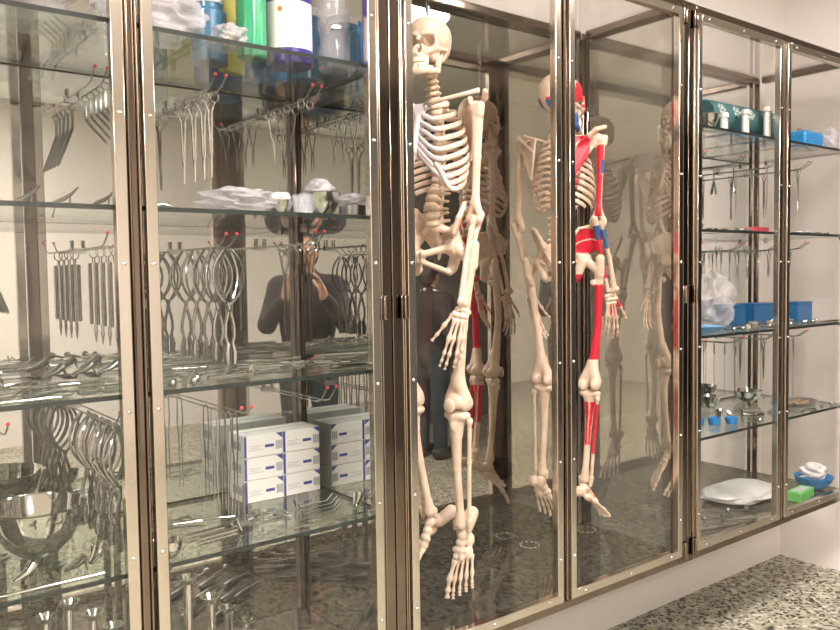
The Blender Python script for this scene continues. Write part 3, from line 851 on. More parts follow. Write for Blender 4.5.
# ------------------------------------------------------------------ twin hooks and the instruments hung on them
def twin_hook(x, z, ytip, label, tw=.026, rise=.028):
    yb = D - .001
    t = thing('twin_hook', label, 'display hook', (x, yb, z), group='red-tipped twin hooks')
    for s in (-1, 1):
        xx = s * tw / 2; L = yb - ytip
        part('rod', MB().tube([(xx, 0, 0), (xx, -L + .06, .0), (xx, -L + .035, .004), (xx, -L + .015, rise * .55), (xx, -L, rise)], .0019, 8), M['wire'], t)
        part('tip_cap', MB().ball((xx, -L - .001, rise + .001), .0042, 0, 10), M['redcap'], t)
        part('peg', MB().tube([(xx, -.002, .002), (xx, -.005, .024)], .0026, 6), M['dsteel'], t)
    part('back_plate', MB().box((-tw / 2 - .006, -.0035, -.008), (tw / 2 + .006, -.0008, .006)), M['wire'], t)
    return t

# each maker returns (part list) with the hanging point at the origin, everything below z = 0
def m_needle(L=.20, dark=False, gold=False):
    a = MB().ring((-.0125, 0, -.0045), .0105, .0016, 'y', ry=.0125).tube([(-.0125, 0, -.017), (-.004, 0, -.04), (-.0012, .0012, -L * .72), (.0015, .0012, -L * .8), (.0012, .001, -L)], [.0024, .0032, .0032, .0028, .0014], 8)
    b = MB().ring((.0125, .0, -.0045), .0105, .0016, 'y', ry=.0125).tube([(.0125, 0, -.017), (.004, 0, -.04), (.0012, -.0012, -L * .72), (-.0015, -.0012, -L * .8), (-.0012, -.001, -L)], [.0024, .0032, .0032, .0028, .0014], 8)
    c = MB().tube([(0, -.0036, -L * .76), (0, .0036, -L * .76)], .0028, 8)
    return [('shank', a), ('shank', b), ('pivot_screw', c)]
def m_vforceps(L=.23):
    r = []
    for s in (-1, 1):
        r.append(('shank', MB().ring((s * .0125, 0, -.0045), .009, .0015, 'y', ry=.011).tube([(s * .0125, 0, -.0145), (s * .010, 0, -.04), (s * .0014, s * .001, -.085), (s * .0012, s * .001, -L)], [.0015, .0017, .0019, .0012], 6)))
    return r + [('pivot_screw', MB().tube([(0, -.003, -.085), (0, .003, -.085)], .0026, 8))]
def m_scope(L=.17, r=.0125):
    a = MB().lathe([(r * .5, -.030), (r, -.030), (r, -.030 - L * .86), (r * .86, -.03 - L * .86)], 18)
    b = MB().ring((0, 0, -.0045), .0105, .0015, 'y', ry=.0125).tube([(0, 0, -.017), (0, 0, -.030)], .004, 8)
    c = MB().lathe([(.004, -.03 - L * .86), (.0035, -.03 - L * .95), (.005, -.03 - L * .97), (.003, -.03 - L * 1.02), (.0012, -.03 - L * 1.13)], 10)
    return [('barrel', a), ('ring_handle', b), ('tip', c)]
def m_angled(L=.17, lean=.9):
    a = MB().ring((0, 0, -.0045), .008, .0014, 'y').tube([(0, 0, -.0125), (0, 0, -.05), (0, -.006, -.058), (0, -L * lean, -.058 - L * .42)], [.0016, .0018, .002, .002], 6, flat=(1, 2.2), up=(0, -1, 0))
    return [('body', a)]
def m_obstetric(L=.27, big=1.0):
    """two crossed branches: looped blades above, lock, handles below"""
    r = []
    for s in (-1, 1):
        loop = []
        for k in range(20):                       # fenestrated blade, hung by its closed end
            a = 2 * PI * k / 20; u = -.064 + .062 * math.cos(a) * big; v = .0085 * math.sin(a)
            bow = .030 * math.sin(max(0, min(1, (-u) / .128)) * PI) ** .8 + .004
            loop.append((s * (bow + abs(v) * .0), v * 1.4, u))
        q = [(s * .004, 0, -.126 * big), (s * -.001, s * .002, -.145 * big), (-s * .010, s * .0025, -.18), (-s * .011, s * .002, -.205), (-s * .006, s * .001, -.222)]
        h = [(-s * .006, s * .001, -.222), (-s * .010, s * .001, -.245), (-s * .008, s * .001, -L)]
        r.append(('branch', MB().tube(loop, .0031, 6, closed=True).tube(q, [.0034, .0042, .0040, .0040, .0042], 8).tube(h, [.0052, .0078, .0066], 8, flat=(1, 1.25))))
    r.append(('lock', MB().tube([(0, -.006, -.146 * big), (0, .006, -.146 * big)], .0045, 10)))
    return r
def m_probe(L=.20, handle=.05, hook=True):
    e = [(.0, 0, -L), (.004, 0, -L - .006)] if hook else [(0, 0, -L)]
    return [('handle', MB().ring((0, 0, -.0045), .0075, .0013, 'y').tube([(0, 0, -.012), (0, 0, -handle)], [.004, .0032], 8)), ('shaft', MB().tube([(0, 0, -handle), (0, 0, -L * .8)] + e, .0013, 6))]
def m_bars(L=.22):
    return [('shank', MB().tube([(s * .006, 0, 0 - .003), (s * .0075, 0, -.06), (s * .0035, 0, -.12), (s * .005, 0, -L)], [.0016, .0022, .0022, .0016], 6)) for s in (-1, 1)] + [('bow', MB().tube([(-.006, 0, -.003), (0, 0, .0022), (.006, 0, -.003)], .0016, 6))]
def m_scissor(L=.14):
    r = []
    for s in (-1, 1):
        r.append(('blade', MB().ring((s * .0125, 0, -.0045), .0095, .0016, 'y', ry=.0115).tube([(s * .0125, 0, -.016), (s * .004, 0, -L * .5), (-s * .002, s * .0012, -L * .6), (-s * .004, s * .0012, -L)], [.002, .0022, .003, .0010], 6)))
    return r + [('pivot_screw', MB().tube([(0, -.003, -L * .55), (0, .003, -L * .55)], .003, 8))]
def m_trumpet(L=.12):
    return [('funnel', MB().ring((0, 0, -.0045), .008, .0014, 'y').tube([(0, 0, -.012), (0, 0, -.05)], .003, 8).lathe([(.003, -.05), (.006, -.06), (.016, -L), (.017, -L), (.0155, -L + .001)], 14))]

MAKERS = dict(needle=m_needle, vforceps=m_vforceps, scope=m_scope, angled=m_angled, obstetric=m_obstetric, probe=m_probe, bars=m_bars, scissor=m_scissor, trumpet=m_trumpet)
NAMES = dict(needle=('needle_holder', 'needle holder'), vforceps=('long_forceps', 'forceps'), scope=('rigid_scope', 'scope'), angled=('angled_retractor', 'retractor'), obstetric=('obstetric_forceps', 'forceps'),
             probe=('hooked_probe', 'probe'), bars=('sponge_forceps', 'forceps'), scissor=('surgical_scissors', 'scissors'), trumpet=('ear_funnel', 'funnel'))
_mm = {}
def hang(kind, loc, label, group, mat='steel', rot=0., **kw):
    key = (kind, mat, tuple(sorted(kw.items())))
    if key not in _mm: _mm[key] = [(n, mesh(n, b, [M[mat]])) for n, b in MAKERS[kind](**kw)]
    nm, cat = NAMES[kind]
    t = thing(nm, label, cat, loc, (0, 0, rot), group)
    for n, me in _mm[key]: part(n, me, None, t)
    return t

TW = {}
def rack(key, x, z, ytip, what, **k):
    TW[key] = (x, z); return twin_hook(x, z, ytip, what, **k)
def fill(key, kind, ys, desc, where, mat='steel', rots=None, dx=0, **kw):
    x, z = TW[key]; n = len(ys)
    single = kind in ('scope', 'angled', 'probe', 'trumpet')
    for i, y in enumerate(ys):
        lab = f'{desc} {where}' if n == 1 else f'{ORD[i]} {desc} from the red tips {where}'
        hang(kind, (x + (.013 if single else 0) + dx, y, z - .0028), lab, f'{desc}s {where}', mat, (rots[i] if rots else 0), **kw)

# cabinet with shelves: three hooks under each of the upper three shelves
c3 = dict(desc='')
rack('A1', .540, 1.905, .232, 'red-tipped twin hook under the top shelf holding angled retractors')
fill('A1', 'angled', [.250, .288, .326, .366, .408], 'bent steel retractor', 'under the top shelf', 'dsteel')
rack('A2', .782, 1.905, .150, 'red-tipped twin hook under the top shelf holding ring-handled needle holders')
fill('A2', 'needle', [.215, .258, .316, .385], 'bright needle holder', 'under the top shelf', 'chrome', L=.195)
rack('A3', 1.046, 1.918, .165, 'red-tipped twin hook under the top shelf near the cabinet side wall')
fill('A3', 'scissor', [.225, .300, .355, .405], 'slender ring scissors', 'near the cabinet side', 'chrome', L=.13)
rack('B0', .295, 1.540, .180, 'red-tipped twin hook under the second shelf at the picture edge')
fill('B0', 'angled', [.235, .275, .315], 'bent retractor bar', 'under the second shelf', 'dsteel')
rack('B1', .540, 1.540, .180, 'red-tipped twin hook under the second shelf holding dark tubes')
fill('B1', 'scope', [.222, .276, .330, .384], 'dark grey tube with ring handle', 'under the second shelf', 'steel', L=.168, r=.0135)
rack('B2', .784, 1.540, .118, 'red-tipped twin hook under the second shelf holding large looped forceps')
fill('B2', 'obstetric', [.140, .205, .262, .334, .405], 'large looped birthing forceps', 'under the second shelf', 'midsteel', rots=[.2, .1, -.1, .15, 0])
rack('B3', 1.030, 1.552, .140, 'red-tipped twin hook under the second shelf holding thin long forceps')
fill('B3', 'vforceps', [.187, .228, .268, .330], 'thin long-legged forceps', 'under the second shelf', 'chrome', L=.24)
rack('C0', .295, 1.160, .120, 'red-tipped twin hook under the third shelf at the picture edge, nothing on it')
rack('C1', .517, 1.162, .060, 'red-tipped twin hook under the third shelf holding heavy curved forceps', rise=.034)
fill('C1', 'obstetric', [.110, .165, .215, .265, .315, .37], 'heavy curved forceps', 'under the third shelf', 'midsteel', rots=[.3, .15, .35, .1, .3, .2], L=.265)
rack('C2', .765, 1.162, .020, 'red-tipped twin hook under the third shelf holding ring-ended forceps', rise=.02)
fill('C2', 'bars', [.085, .120, .155, .200, .250, .420], 'slim ring-ended forceps', 'under the third shelf', 'steel', rots=[.2, 0, .1, -.1, .2, .1], L=.235)
rack('C3', 1.043, 1.150, .118, 'red-tipped twin hook under the third shelf above the white cartons, empty', rise=.04)
# last cabinet
R3 = [3.07, 3.33, 3.565]
rack('RA0', 2.80, 1.905, .20, 'red-tipped twin hook under the teal roll holding two slim probes')
fill('RA0', 'probe', [.24, .33], 'slim probe', 'under the teal roll', L=.19)
rack('RA1', R3[0], 1.905, .20, 'red-tipped twin hook under the blue tray holding small funnels')
fill('RA1', 'trumpet', [.25, .34], 'small steel funnel', 'under the blue tray', L=.11)
rack('RA2', R3[1], 1.910, .19, 'red-tipped twin hook under the top shelf by the centre post of the last cabinet')
fill('RA2', 'bars', [.24, .31, .385], 'ring-ended forceps', 'by the last centre post', 'steel', L=.20)
rack('RA3', R3[2], 1.915, .17, 'red-tipped twin hook under the top shelf beside the plastic-wrapped parcel')
fill('RA3', 'needle', [.225, .385], 'ring-handled needle holder', 'below the wrapped parcel', 'steel', L=.20)
rack('RB0', 2.80, 1.552, .22, 'red-tipped twin hook above the clear plastic bag')
fill('RB0', 'scissor', [.26, .31, .36], 'small dark scissors', 'above the clear bag', 'dsteel', L=.12)
rack('RB1', R3[0], 1.552, .20, 'red-tipped twin hook above the row of blue boxes')
fill('RB1', 'probe', [.225, .265, .305, .345, .385], 'small dark probe', 'above the blue boxes', 'dsteel', L=.13)
rack('RB2', R3[1], 1.552, .19, 'red-tipped twin hook above the wide blue box')
fill('RB2', 'scissor', [.23, .28, .33, .38], 'small scissors', 'above the wide blue box', 'dsteel', L=.115)
rack('RB3', R3[2], 1.560, .18, 'red-tipped twin hook above the last blue box')
fill('RB3', 'probe', [.26, .30], 'short wire probe', 'above the last blue box', 'dsteel', L=.07, handle=.03)
rack('RC0', 2.80, 1.165, .20, 'red-tipped twin hook over the first chrome bowl')
fill('RC0', 'probe', [.235, .27, .32, .37], 'long wire probe', 'over the first chrome bowl', L=.22)
rack('RC1', R3[0], 1.165, .20, 'red-tipped twin hook over the second chrome bowl')
fill('RC1', 'probe', [.235, .285, .335, .385], 'long straight probe', 'over the second chrome bowl', L=.235, hook=False)
rack('RC2', R3[1], 1.165, .20, 'red-tipped twin hook over the black tray')
fill('RC2', 'needle', [.25, .36], 'thin needle holder', 'over the black tray', 'dsteel', L=.17)
rack('RC3', R3[2], 1.165, .18, 'red-tipped twin hook at the end of the third shelf')
fill('RC3', 'probe', [.245, .40], 'long hooked probe', 'at the shelf end', 'dsteel', L=.265, handle=.08)

# ------------------------------------------------------------------ things lying on the shelves
T1, T2, T3, T4 = [z + .0006 for z in SH]; T5 = FLOORZ + .0006 - .001
def put(name, cat, label, mb, mats, loc, rz=0, group=None, sharp=40):
    if len(mb.v) > 3000: sharp = 0
    return solo(name, mb, mats, label, cat, loc, (0, 0, rz), group, sharp)

def crumple(rx, ry, rz, seed, n=72, m=44, amp=.22, flat=.0):
    """closed crinkled bag resting on z = 0"""
    rnd = np.random.RandomState(seed); V = []; F = []
    ph = rnd.rand(9, 3) * 6.28; fr = rnd.randint(2, 7, (9, 2))
    for i in range(m + 1):
        a = PI * i / m
        for k in range(n):
            b = 2 * PI * k / n
            w = sum(math.sin(fr[q][0] * b + ph[q][0] + 2 * math.sin(fr[q][1] * a + ph[q][1])) for q in range(9)) / 4.5
            w2 = sum(abs(math.sin(fr[q][1] * 2.3 * b + fr[q][0] * 1.7 * a + ph[q][2])) for q in range(5)) / 5 - .6       # sharp creases
            s = 1 + amp * w * math.sin(a) ** .5 + (amp * .75 * w2 + rnd.uniform(-.008, .008)) * math.sin(a)
            cx = abs(math.cos(b)) ** .7 * math.copysign(1, math.cos(b)); cyb = abs(math.sin(b)) ** .7 * math.copysign(1, math.sin(b))
            z = (1 - math.cos(a)) / 2
            V.append((rx * s * math.sin(a) ** .6 * cx, ry * s * math.sin(a) ** .6 * cyb, max(0, 2 * rz * z * (1 + .25 * amp * w))))
    for i in range(m):
        for k in range(n):
            l = (k + 1) % n; F.append((i * n + k, i * n + l, (i + 1) * n + l, (i + 1) * n + k))
    return MB().add(V, F)

# ---- top shelf of the instrument cabinet
put('plastic_bag', 'plastic bag', 'crumpled clear plastic bag on the top shelf at the picture edge', crumple(.11, .085, .055, 1), M['film'], (.085, .22, T1))
put('plastic_bag', 'plastic bag', 'crumpled clear plastic bag on the top shelf against the centre post', crumple(.105, .09, .060, 2), M['film2'], (.365, .20, T1))
put('plastic_bag', 'plastic bag', 'large crinkled plastic-wrapped bundle on the top shelf past the centre post', crumple(.095, .08, .058, 3, amp=.26), M['film2'], (.625, .155, T1))
put('plastic_bag', 'plastic bag', 'small crinkled plastic pouch beside the green bottle', crumple(.032, .05, .028, 4), M['film2'], (.785, .12, T1))
def jar(label, loc, r, h, mats):
    t = thing('storage_jar', label, 'jar', loc)
    part('body', MB().lathe([(r * .9, 0), (r, .004), (r, h * .86), (r * .8, h * .92), (r * .8, h)], 28), mats, t)
    part('lid', MB().lathe([(r * .86, h + .0005), (r * .88, h + .018), (r * .8, h + .021), (0, h + .021)], 28), M['white'], t)
jar('clear plastic jar standing behind the crinkled bundle on the top shelf', (.60, .34, T1), .055, .12, M['clearpl'])
jar('blue plastic jar behind the small crinkled pouch on the top shelf', (.80, .25, T1), .042, .14, M['bluetrans'])
# green ribbed bottle
t = thing('plastic_bottle', 'bright green ribbed plastic bottle on the top shelf', 'bottle', (.862, .150, T1))
mb = MB(); n = 40; prof = [(.030, 0), (.034, .004), (.0345, .20), (.026, .225), (.014, .240), (.014, .255)]
V = []; F = []
for r, z in prof:
    for k in range(n):
        a = 2 * PI * k / n; rr = r * (1 + (.035 * math.cos(10 * a) if .003 < z < .21 else 0)); V.append((rr * math.cos(a), rr * math.sin(a), z))
for i in range(len(prof) - 1):
    for k in range(n): l = (k + 1) % n; F.append((i * n + k, i * n + l, (i + 1) * n + l, (i + 1) * n + k))
F.append(tuple(range(n))[::-1]); mb.add(V, F)
part('body', mb, M['green'], t)
part('cap', MB().lathe([(.017, .2555), (.017, .28), (0, .282)], 20), M['white'], t)
# indigo bottle with white label
t = thing('chemical_bottle', 'dark indigo bottle with a white label and orange hazard square', 'bottle', (.970, .165, T1)); t.scale = (1.12, 1.12, 1.0)
part('body', MB().lathe([(.046, 0), (.051, .005), (.0515, .185), (.045, .21), (.022, .235), (.020, .26)], 40), M['purple'], t)
part('cap', MB().lathe([(.024, .2605), (.024, .288), (0, .29)], 24), M['white'], t)
def curved(r, a0, a1, z0, z1, n=14):
    mb = MB(); V = []; F = []
    for z in (z0, z1):
        for k in range(n + 1):
            a = a0 + (a1 - a0) * k / n; V.append((r * math.cos(a), r * math.sin(a), z))
    for k in range(n): F.append((k, k + 1, n + 1 + k + 1, n + 1 + k))
    return mb.add(V, F)
A0 = -2.0                                     # side of the bottle that faces the viewer
lb = part('label', curved(.0522, A0 - 1.15, A0 + 1.15, .034, .145, 24), M['white'], t)
part('hazard_square', curved(.0528, A0 - .52, A0 - .33, .118, .130), M['orange'], lb)
for s in (1, -1):
    mb = MB(); a, b = A0 - .425, .124; V = []
    for (da, dz) in ((-.065, -.0045 * s), (.065, .0045 * s)):
        for w in (-.0009, .0009): V.append((.0532 * math.cos(a + da), .0532 * math.sin(a + da), b + dz + w))
    part('hazard_cross', mb.add(V, [(0, 2, 3, 1)]), M['black'], lb)
mb = MB()
for k in range(7): mb.add(curved(.0528, A0 + .30, A0 + .58, .066 + k * .0042, .068 + k * .0042, 4).v, curved(1, 0, 1, 0, 1, 4).f)
part('print_block', mb, M['ink'], lb)
mb = MB()
for k in range(6): mb.add(curved(.0528, A0 - .45, A0 + (.25 if k == 2 else -.1 + .05 * (k % 3)), .064 + k * .0075, .0652 + k * .0075, 6).v, curved(1, 0, 1, 0, 1, 6).f)
part('print_lines', mb, M['ink'], lb)
# clear bottle
t = thing('clear_bottle', 'clear waisted plastic bottle near the cabinet side wall on the top shelf', 'bottle', (1.078, .135, T1))
part('body', MB().lathe([(.036, 0), (.040, .006), (.040, .05), (.033, .068), (.035, .085), (.041, .11), (.041, .19), (.03, .22), (.015, .24), (.015, .26)], 32), M['clearpl'], t)
part('cap', MB().lathe([(.018, .2605), (.018, .28), (0, .281)], 20), M['white'], t)
mb = MB().add([(.0400 * math.cos(-1.95 + .32 * math.cos(a)), .0412 * math.sin(-1.95 + .32 * math.cos(a)) - .0012, .098 + .0052 * math.sin(a)) for a in [2 * PI * k / 18 for k in range(18)]], [tuple(range(18))])
part('white_oval', mb, M['white'], t)  # small flat white oval on the bottle wall
jar('tall blue canister behind the clear waisted bottle', (1.085, .29, T1), .05, .17, M['bluetrans'])
t = solo('printed_packet', MB().box((-.035, -.012, 0), (.035, .012, .20)), M['yellow'], 'yellow-green printed packet behind the green bottle', 'packet', (.88, .30, T1), (0, 0, .3), bevel=.003)
solo('blue_carton', MB().box((-.05, -.03, 0), (.05, .03, .20)), M['skyblue'], 'tall blue carton behind the indigo bottle', 'carton', (.985, .33, T1), (0, 0, 0), bevel=.002)

# ---- second shelf
def bowl(label, loc, r, h, mat='chrome', foot=False, name='steel_bowl', cat='bowl'):
    p = [(r * .42, 0), (r * .45, .001), (r * .72, h * .28), (r * .92, h * .65), (r, h), (r * 1.03, h + .002), (r * 1.0, h + .004), (r * .975, h), (r * .9, h * .67), (r * .7, h * .31), (r * .4, .006), (0, .006)]
    return put(name, cat, label, MB().lathe(p, 48), M[mat], loc)
t = thing('steel_beaker', 'chrome beaker with banded rim on the second shelf', 'beaker', (.262, .17, T2))
part('body', MB().lathe([(.030, 0), (.033, .003), (.040, .072), (.0425, .074), (.0425, .079), (.039, .079), (.0365, .07), (.028, .006), (0, .006)], 40), M['chrome'], t)
part('side_lug', MB().box((.034, -.006, .02), (.049, .006, .026)), M['chrome'], t)
def bird(x, y, lab, rz=0):                    # short duck-bill speculum standing on its foot
    mb = MB().tube([(-.040, 0, .003), (-.022, 0, .010), (-.004, 0, .016), (.014, 0, .028), (.034, 0, .046)], [.002, .0065, .008, .006, .003], 10, flat=(1, .7), up=(0, 1, 0))
    t = thing('duckbill_speculum', lab, 'speculum', (x, y, T2), (0, 0, rz), 'duck-bill specula on the second shelf'); t.scale = (.72, .9, .8)
    part('bill', mb, M['dsteel'], t); part('lower_blade', MB().tube([(-.03, 0, .003), (.0, 0, .0035), (.028, 0, .003)], [.0028, .0034, .0022], 8, flat=(.5, 2), up=(0, 0, 1)), M['dsteel'], t)
    part('set_screw', MB().tube([(.010, 0, .006), (.012, 0, .020)], .002, 8), M['dsteel'], t)
bird(.352, .09, 'dark duck-bill speculum standing next to the chrome beaker', .1)
bird(.422, .09, 'dark duck-bill speculum standing between two others on the second shelf', .1)
bird(.497, .09, 'dark duck-bill speculum on the second shelf beside the centre post', .1)
put('small_clamp', 'clamp', 'small dark clamp on the second shelf past the centre post', MB().tube([(-.03, 0, .004), (0, 0, .009), (.02, 0, .004)], [.002, .004, .002], 8).tube([(-.005, 0, .008), (.012, 0, .015)], .0018, 6), M['dsteel'], (.615, .08, T2))
put('plastic_bag', 'plastic bag', 'crinkled plastic bag lying on the second shelf before the steel cups', crumple(.075, .07, .030, 5, amp=.3), M['film2'], (.822, .16, T2))
bowl('small steel cup stuffed with white paper on the second shelf', (.935, .17, T2), .034, .036)
put('paper_wad', 'paper', 'crumpled white paper in the small steel cup', crumple(.024, .024, .014, 6), M['paper'], (.935, .17, T2 + .030))
put('glass_cup', 'cup', 'small clear glass cup between two steel cups on the second shelf', MB().lathe([(.020, 0), (.023, .003), (.027, .052), (.0255, .052), (.021, .006), (0, .006)], 28), M['clearpl'], (.985, .14, T2))
bowl('round chrome bowl topped with a plastic bag on the second shelf', (1.042, .155, T2), .052, .058)
put('plastic_bag', 'plastic bag', 'whitish plastic bag piled in the round chrome bowl', crumple(.030, .030, .030, 7, amp=.2), M['film2'], (1.042, .155, T2 + .036))
put('steel_dish', 'dish', 'dark steel dish at the end of the second shelf', MB().lathe([(.03, 0), (.034, .002), (.036, .026), (.034, .026), (.03, .005), (0, .005)], 32), M['dsteel'], (1.098, .09, T2))
put('plastic_bag', 'plastic bag', 'flat grey plastic bag over the dark steel dish', crumple(.026, .045, .014, 8, amp=.15), M['film2'], (1.096, .09, T2 + .029))

# ---- lying instruments
def l_lever(L=.2, r=.005):      # bent flat lever
    return MB().tube([(-L * .5, 0, r), (-L * .22, 0, r * 1.1), (-L * .12, .0, r * 3.4), (-L * .05, 0, r * 1.2), (L * .3, 0, r * 1.6), (L * .5, 0, r)], [r * .7, r, r, r, r, r * .6], 8, flat=(.55, 1.5), up=(0, 0, 1))
def l_rod(L=.2, r=.003): return MB().tube([(-L / 2, 0, r), (L / 2, 0, r)], r, 10)
def l_spoon(L=.18, r=.004):
    return MB().tube([(-L * .5, 0, r), (-L * .42, 0, r), (-L * .2, 0, r), (L * .25, 0, r), (L * .33, 0, r * 1.6), (L * .42, 0, r * 1.6), (L * .5, 0, r)], [r * 1.2, r, r * .8, r * .8, r * 2.0, r * 2.4, r * 1.0], 10, flat=(.5, 1), up=(0, 0, 1))
def l_ballrod(L=.16, r=.011): return MB().ball((-L / 2, 0, r), r).tube([(-L / 2 + r * .8, 0, r), (L / 2, 0, r * .5)], [.0042, .003], 8)
def l_forceps(L=.2):
    mb = MB()
    for s in (-1, 1): mb.ring((-L * .5, s * .014, .003 + .001 * s + .001), .012, .002, 'z').tube([(-L * .5 + .012, s * .011, .004), (-L * .1, s * .002, .004 + s * .0012), (L * .1, -s * .002, .004 + s * .0012), (L * .5, -s * .001, .004)], [.002, .0028, .0032, .0014], 8)
    return mb
def l_retractor(L=.16, w=.012):
    return MB().tube([(-L / 2, 0, .024), (-L / 2 + .004, 0, .006), (-L / 2 + .014, 0, .0025), (L / 2 - .02, 0, .0025), (L / 2, 0, .018)], [.6 * w, .6 * w, .5 * w, .5 * w, .5 * w], 8, flat=(.25, 1.), up=(.3, 0, 1))
def l_cyl(L=.09, r=.011):
    p = []
    for k in range(7): z = -L / 2 + L * k / 6; p += [(r, z), (r, z + L * .11), (r * .82, z + L * .12), (r * .82, z + L * .16)]
    return MB().lathe(p[:-2], 20, 0, Matrix.Translation((0, 0, r)) @ Matrix.Rotation(PI / 2, 4, 'Y'))
def l_speculum(L=.1):
    return MB().tube([(-L / 2, 0, .006), (0, 0, .016), (L * .3, 0, .03)], [.005, .012, .016], 12, flat=(.6, 1), up=(0, 0, 1)).tube([(L * .3, 0, .022), (L * .42, 0, .004)], [.006, .004], 8, flat=(.5, 1.4))
def l_tool(L=.15):
    return MB().tube([(-L / 2, 0, .009), (-L / 2 + .004, 0, .009), (0, 0, .009), (.004, 0, .008), (L / 2, 0, .004)], [.006, .009, .0085, .004, .0022], 10)
LM = dict(tool=(l_tool, 'handled_tool', 'tool'), lever=(l_lever, 'bent_lever', 'lever'), rod=(l_rod, 'steel_rod', 'rod'), spoon=(l_spoon, 'spoon_curette', 'curette'), ballrod=(l_ballrod, 'ball_handled_sound', 'instrument'), forceps=(l_forceps, 'ring_forceps', 'forceps'),
          retractor=(l_retractor, 'hand_retractor', 'retractor'), cyl=(l_cyl, 'ribbed_cylinder', 'cylinder'), speculum=(l_speculum, 'bent_speculum', 'speculum'))
_lm = {}
def lay(kind, x, y, z, rz, label, group=None, mat='chrome', **kw):
    key = (kind, mat, tuple(sorted(kw.items())))
    f, nm, cat = LM[kind]
    if key not in _lm: _lm[key] = mesh(nm, f(**kw), [M[mat]])
    o = solo(nm, _lm[key], None, label, cat, (x, y, z), (0, 0, rz), group)
    return o
def layrow(kind, pts, desc, where, z, mat='chrome', alike=False, **kw):
    pts = sorted(pts)
    for i, (x, y, a) in enumerate(pts):
        lay(kind, x, y, z, a, (f'{ORD[i]} {desc} {where}' if len(pts) > 1 and not alike else f'{desc} {where}'), desc + 's ' + where, mat, **kw)

# third shelf, from its far end to the centre post
lay('lever', .345, .085, T3, .15, 'bright bent lever gleaming along the edge of the third shelf', mat='chrome', L=.16, r=.006)
lay('rod', .33, .045, T3, .05, 'flat steel rod on the very edge of the third shelf', L=.12, r=.0035)
layrow('retractor', [(.30, .17, .5), (.37, .16, -.3), (.44, .13, .2), (.50, .09, -.2)], 'hand retractor', 'from the picture edge on the third shelf', T3, L=.12, w=.009)
layrow('spoon', [(.27, .24, .3), (.36, .23, -.2), (.45, .20, .4), (.52, .16, .0)], 'spoon curette', 'from the picture edge on the third shelf', T3, 'steel', L=.14)
layrow('speculum', [(.46, .39, .1), (.525, .39, .0), (.585, .39, -.1)], 'dark bent speculum', 'along the back of the third shelf', T3, 'dsteel', L=.06)
layrow('lever', [(.22, .12, -.2), (.285, .095, .3), (.43, .055, .1), (.475, .045, -.1)], 'slim bent lever', 'along the edge of the third shelf by the picture edge', T3, L=.10, r=.0042)
layrow('rod', [(.24, .20, .9), (.33, .27, -.4), (.41, .25, .5), (.47, .24, -.1), (.55, .14, .2)], 'bright thin rod', 'strewn among the curettes on the third shelf', T3, L=.11, r=.0034)
layrow('lever', [(.64, .20, -.3), (.72, .17, .2), (.80, .165, .1), (.83, .10, -.2)], 'bright little lever', 'between the ball handles and the long rod', T3, L=.10, r=.0045)
layrow('rod', [(.66, .33, .3), (.74, .35, -.2), (.86, .38, .1), (.96, .39, -.1), (1.04, .37, .2)], 'grey rod', 'along the back past the centre post on the third shelf', T3, 'steel', L=.13, r=.004)
layrow('spoon', [(1.00, .20, .2), (1.055, .175, -.1)], 'bright curette', 'near the cabinet side on the third shelf', T3, L=.10)
layrow('forceps', [(.36, .31, .6), (.49, .29, -.2)], 'ring forceps', 'lying behind the curettes on the third shelf', T3, 'steel', L=.15)
lay('speculum', .30, .33, T3, .4, 'shiny bent speculum by the reflected post on the third shelf', mat='chrome', L=.11)
layrow('ballrod', [(.585, .085, 1.3), (.628, .095, 1.2), (.672, .10, 1.3), (.700, .13, 1.1)], 'ball-handled instrument', 'after the centre post on the third shelf', T3, L=.10, r=.010)
lay('rod', .775, .105, T3, .08, 'long ribbed steel rod lying along the edge of the third shelf', mat='chrome', L=.13, r=.0055)
layrow('retractor', [(.70, .25, .2), (.78, .27, -.2)], 'flat retractor', 'under the looped forceps on the third shelf', T3, L=.12)
lay('retractor', .845, .21, T3, 1.5, 'upright-ended retractor in the middle of the third shelf', L=.13)
layrow('spoon', [(.86, .33, .3), (.91, .27, -.5), (.955, .31, -.4)], 'slim curette', 'in the middle of the third shelf', T3, L=.14)
lay('forceps', .93, .18, T3, .2, 'ring forceps lying in the middle of the third shelf', mat='steel', L=.14)
lay('lever', .985, .135, T3, .1, 'bright flat lever near the end of the third shelf', L=.10, r=.006)
lay('rod', 1.075, .090, T3, .0, 'thick bright handle at the end of the third shelf', L=.10, r=.007)
layrow('rod', [(1.02, .27, -.7), (1.06, .28, -.6), (1.09, .22, -.5)], 'thin dark rod', 'fanned at the end of the third shelf', T3, 'steel', L=.14, r=.0028)

# fourth shelf
bowl('large round chrome bowl on the fourth shelf under the heavy forceps', (.385, .280, T4), .100, .104)
bowl('small chrome bowl tucked behind the centre post on the fourth shelf', (.545, .10, T4), .028, .030)
bowl('small chrome bowl beyond the centre post on the fourth shelf', (.600, .062, T4), .026, .034)
lay('rod', .36, .052, T4, .0, 'long thin bright rod by the edge below the large bowl', L=.20, r=.0028)
lay('rod', .945, .058, T4, .0, 'long thin bright rod along the edge below the cartons', L=.30, r=.0028)
layrow('spoon', [(.20, .15, .0), (.20, .125, .0), (.21, .10, .0)], 'short curette', 'in the trio near the picture edge on the fourth shelf', T4, L=.10)
layrow('speculum', [(.33, .12, .3), (.42, .10, -.4), (.47, .14, .8)], 'small bright speculum', 'in front of the large bowl', T4, L=.05)
lay('retractor', .50, .24, T4, 1.2, 'dark-ended retractor between the large bowl and the post', L=.13)
layrow('cyl', [(.700, .130, .12), (.715, .095, .12)], 'ribbed steel cylinder', 'on the fourth shelf beside the small bowl', T4, L=.085)
lay('spoon', .665, .31, T4, -.5, 'big ladle-ended curette on the fourth shelf behind the forceps', L=.16, r=.006)
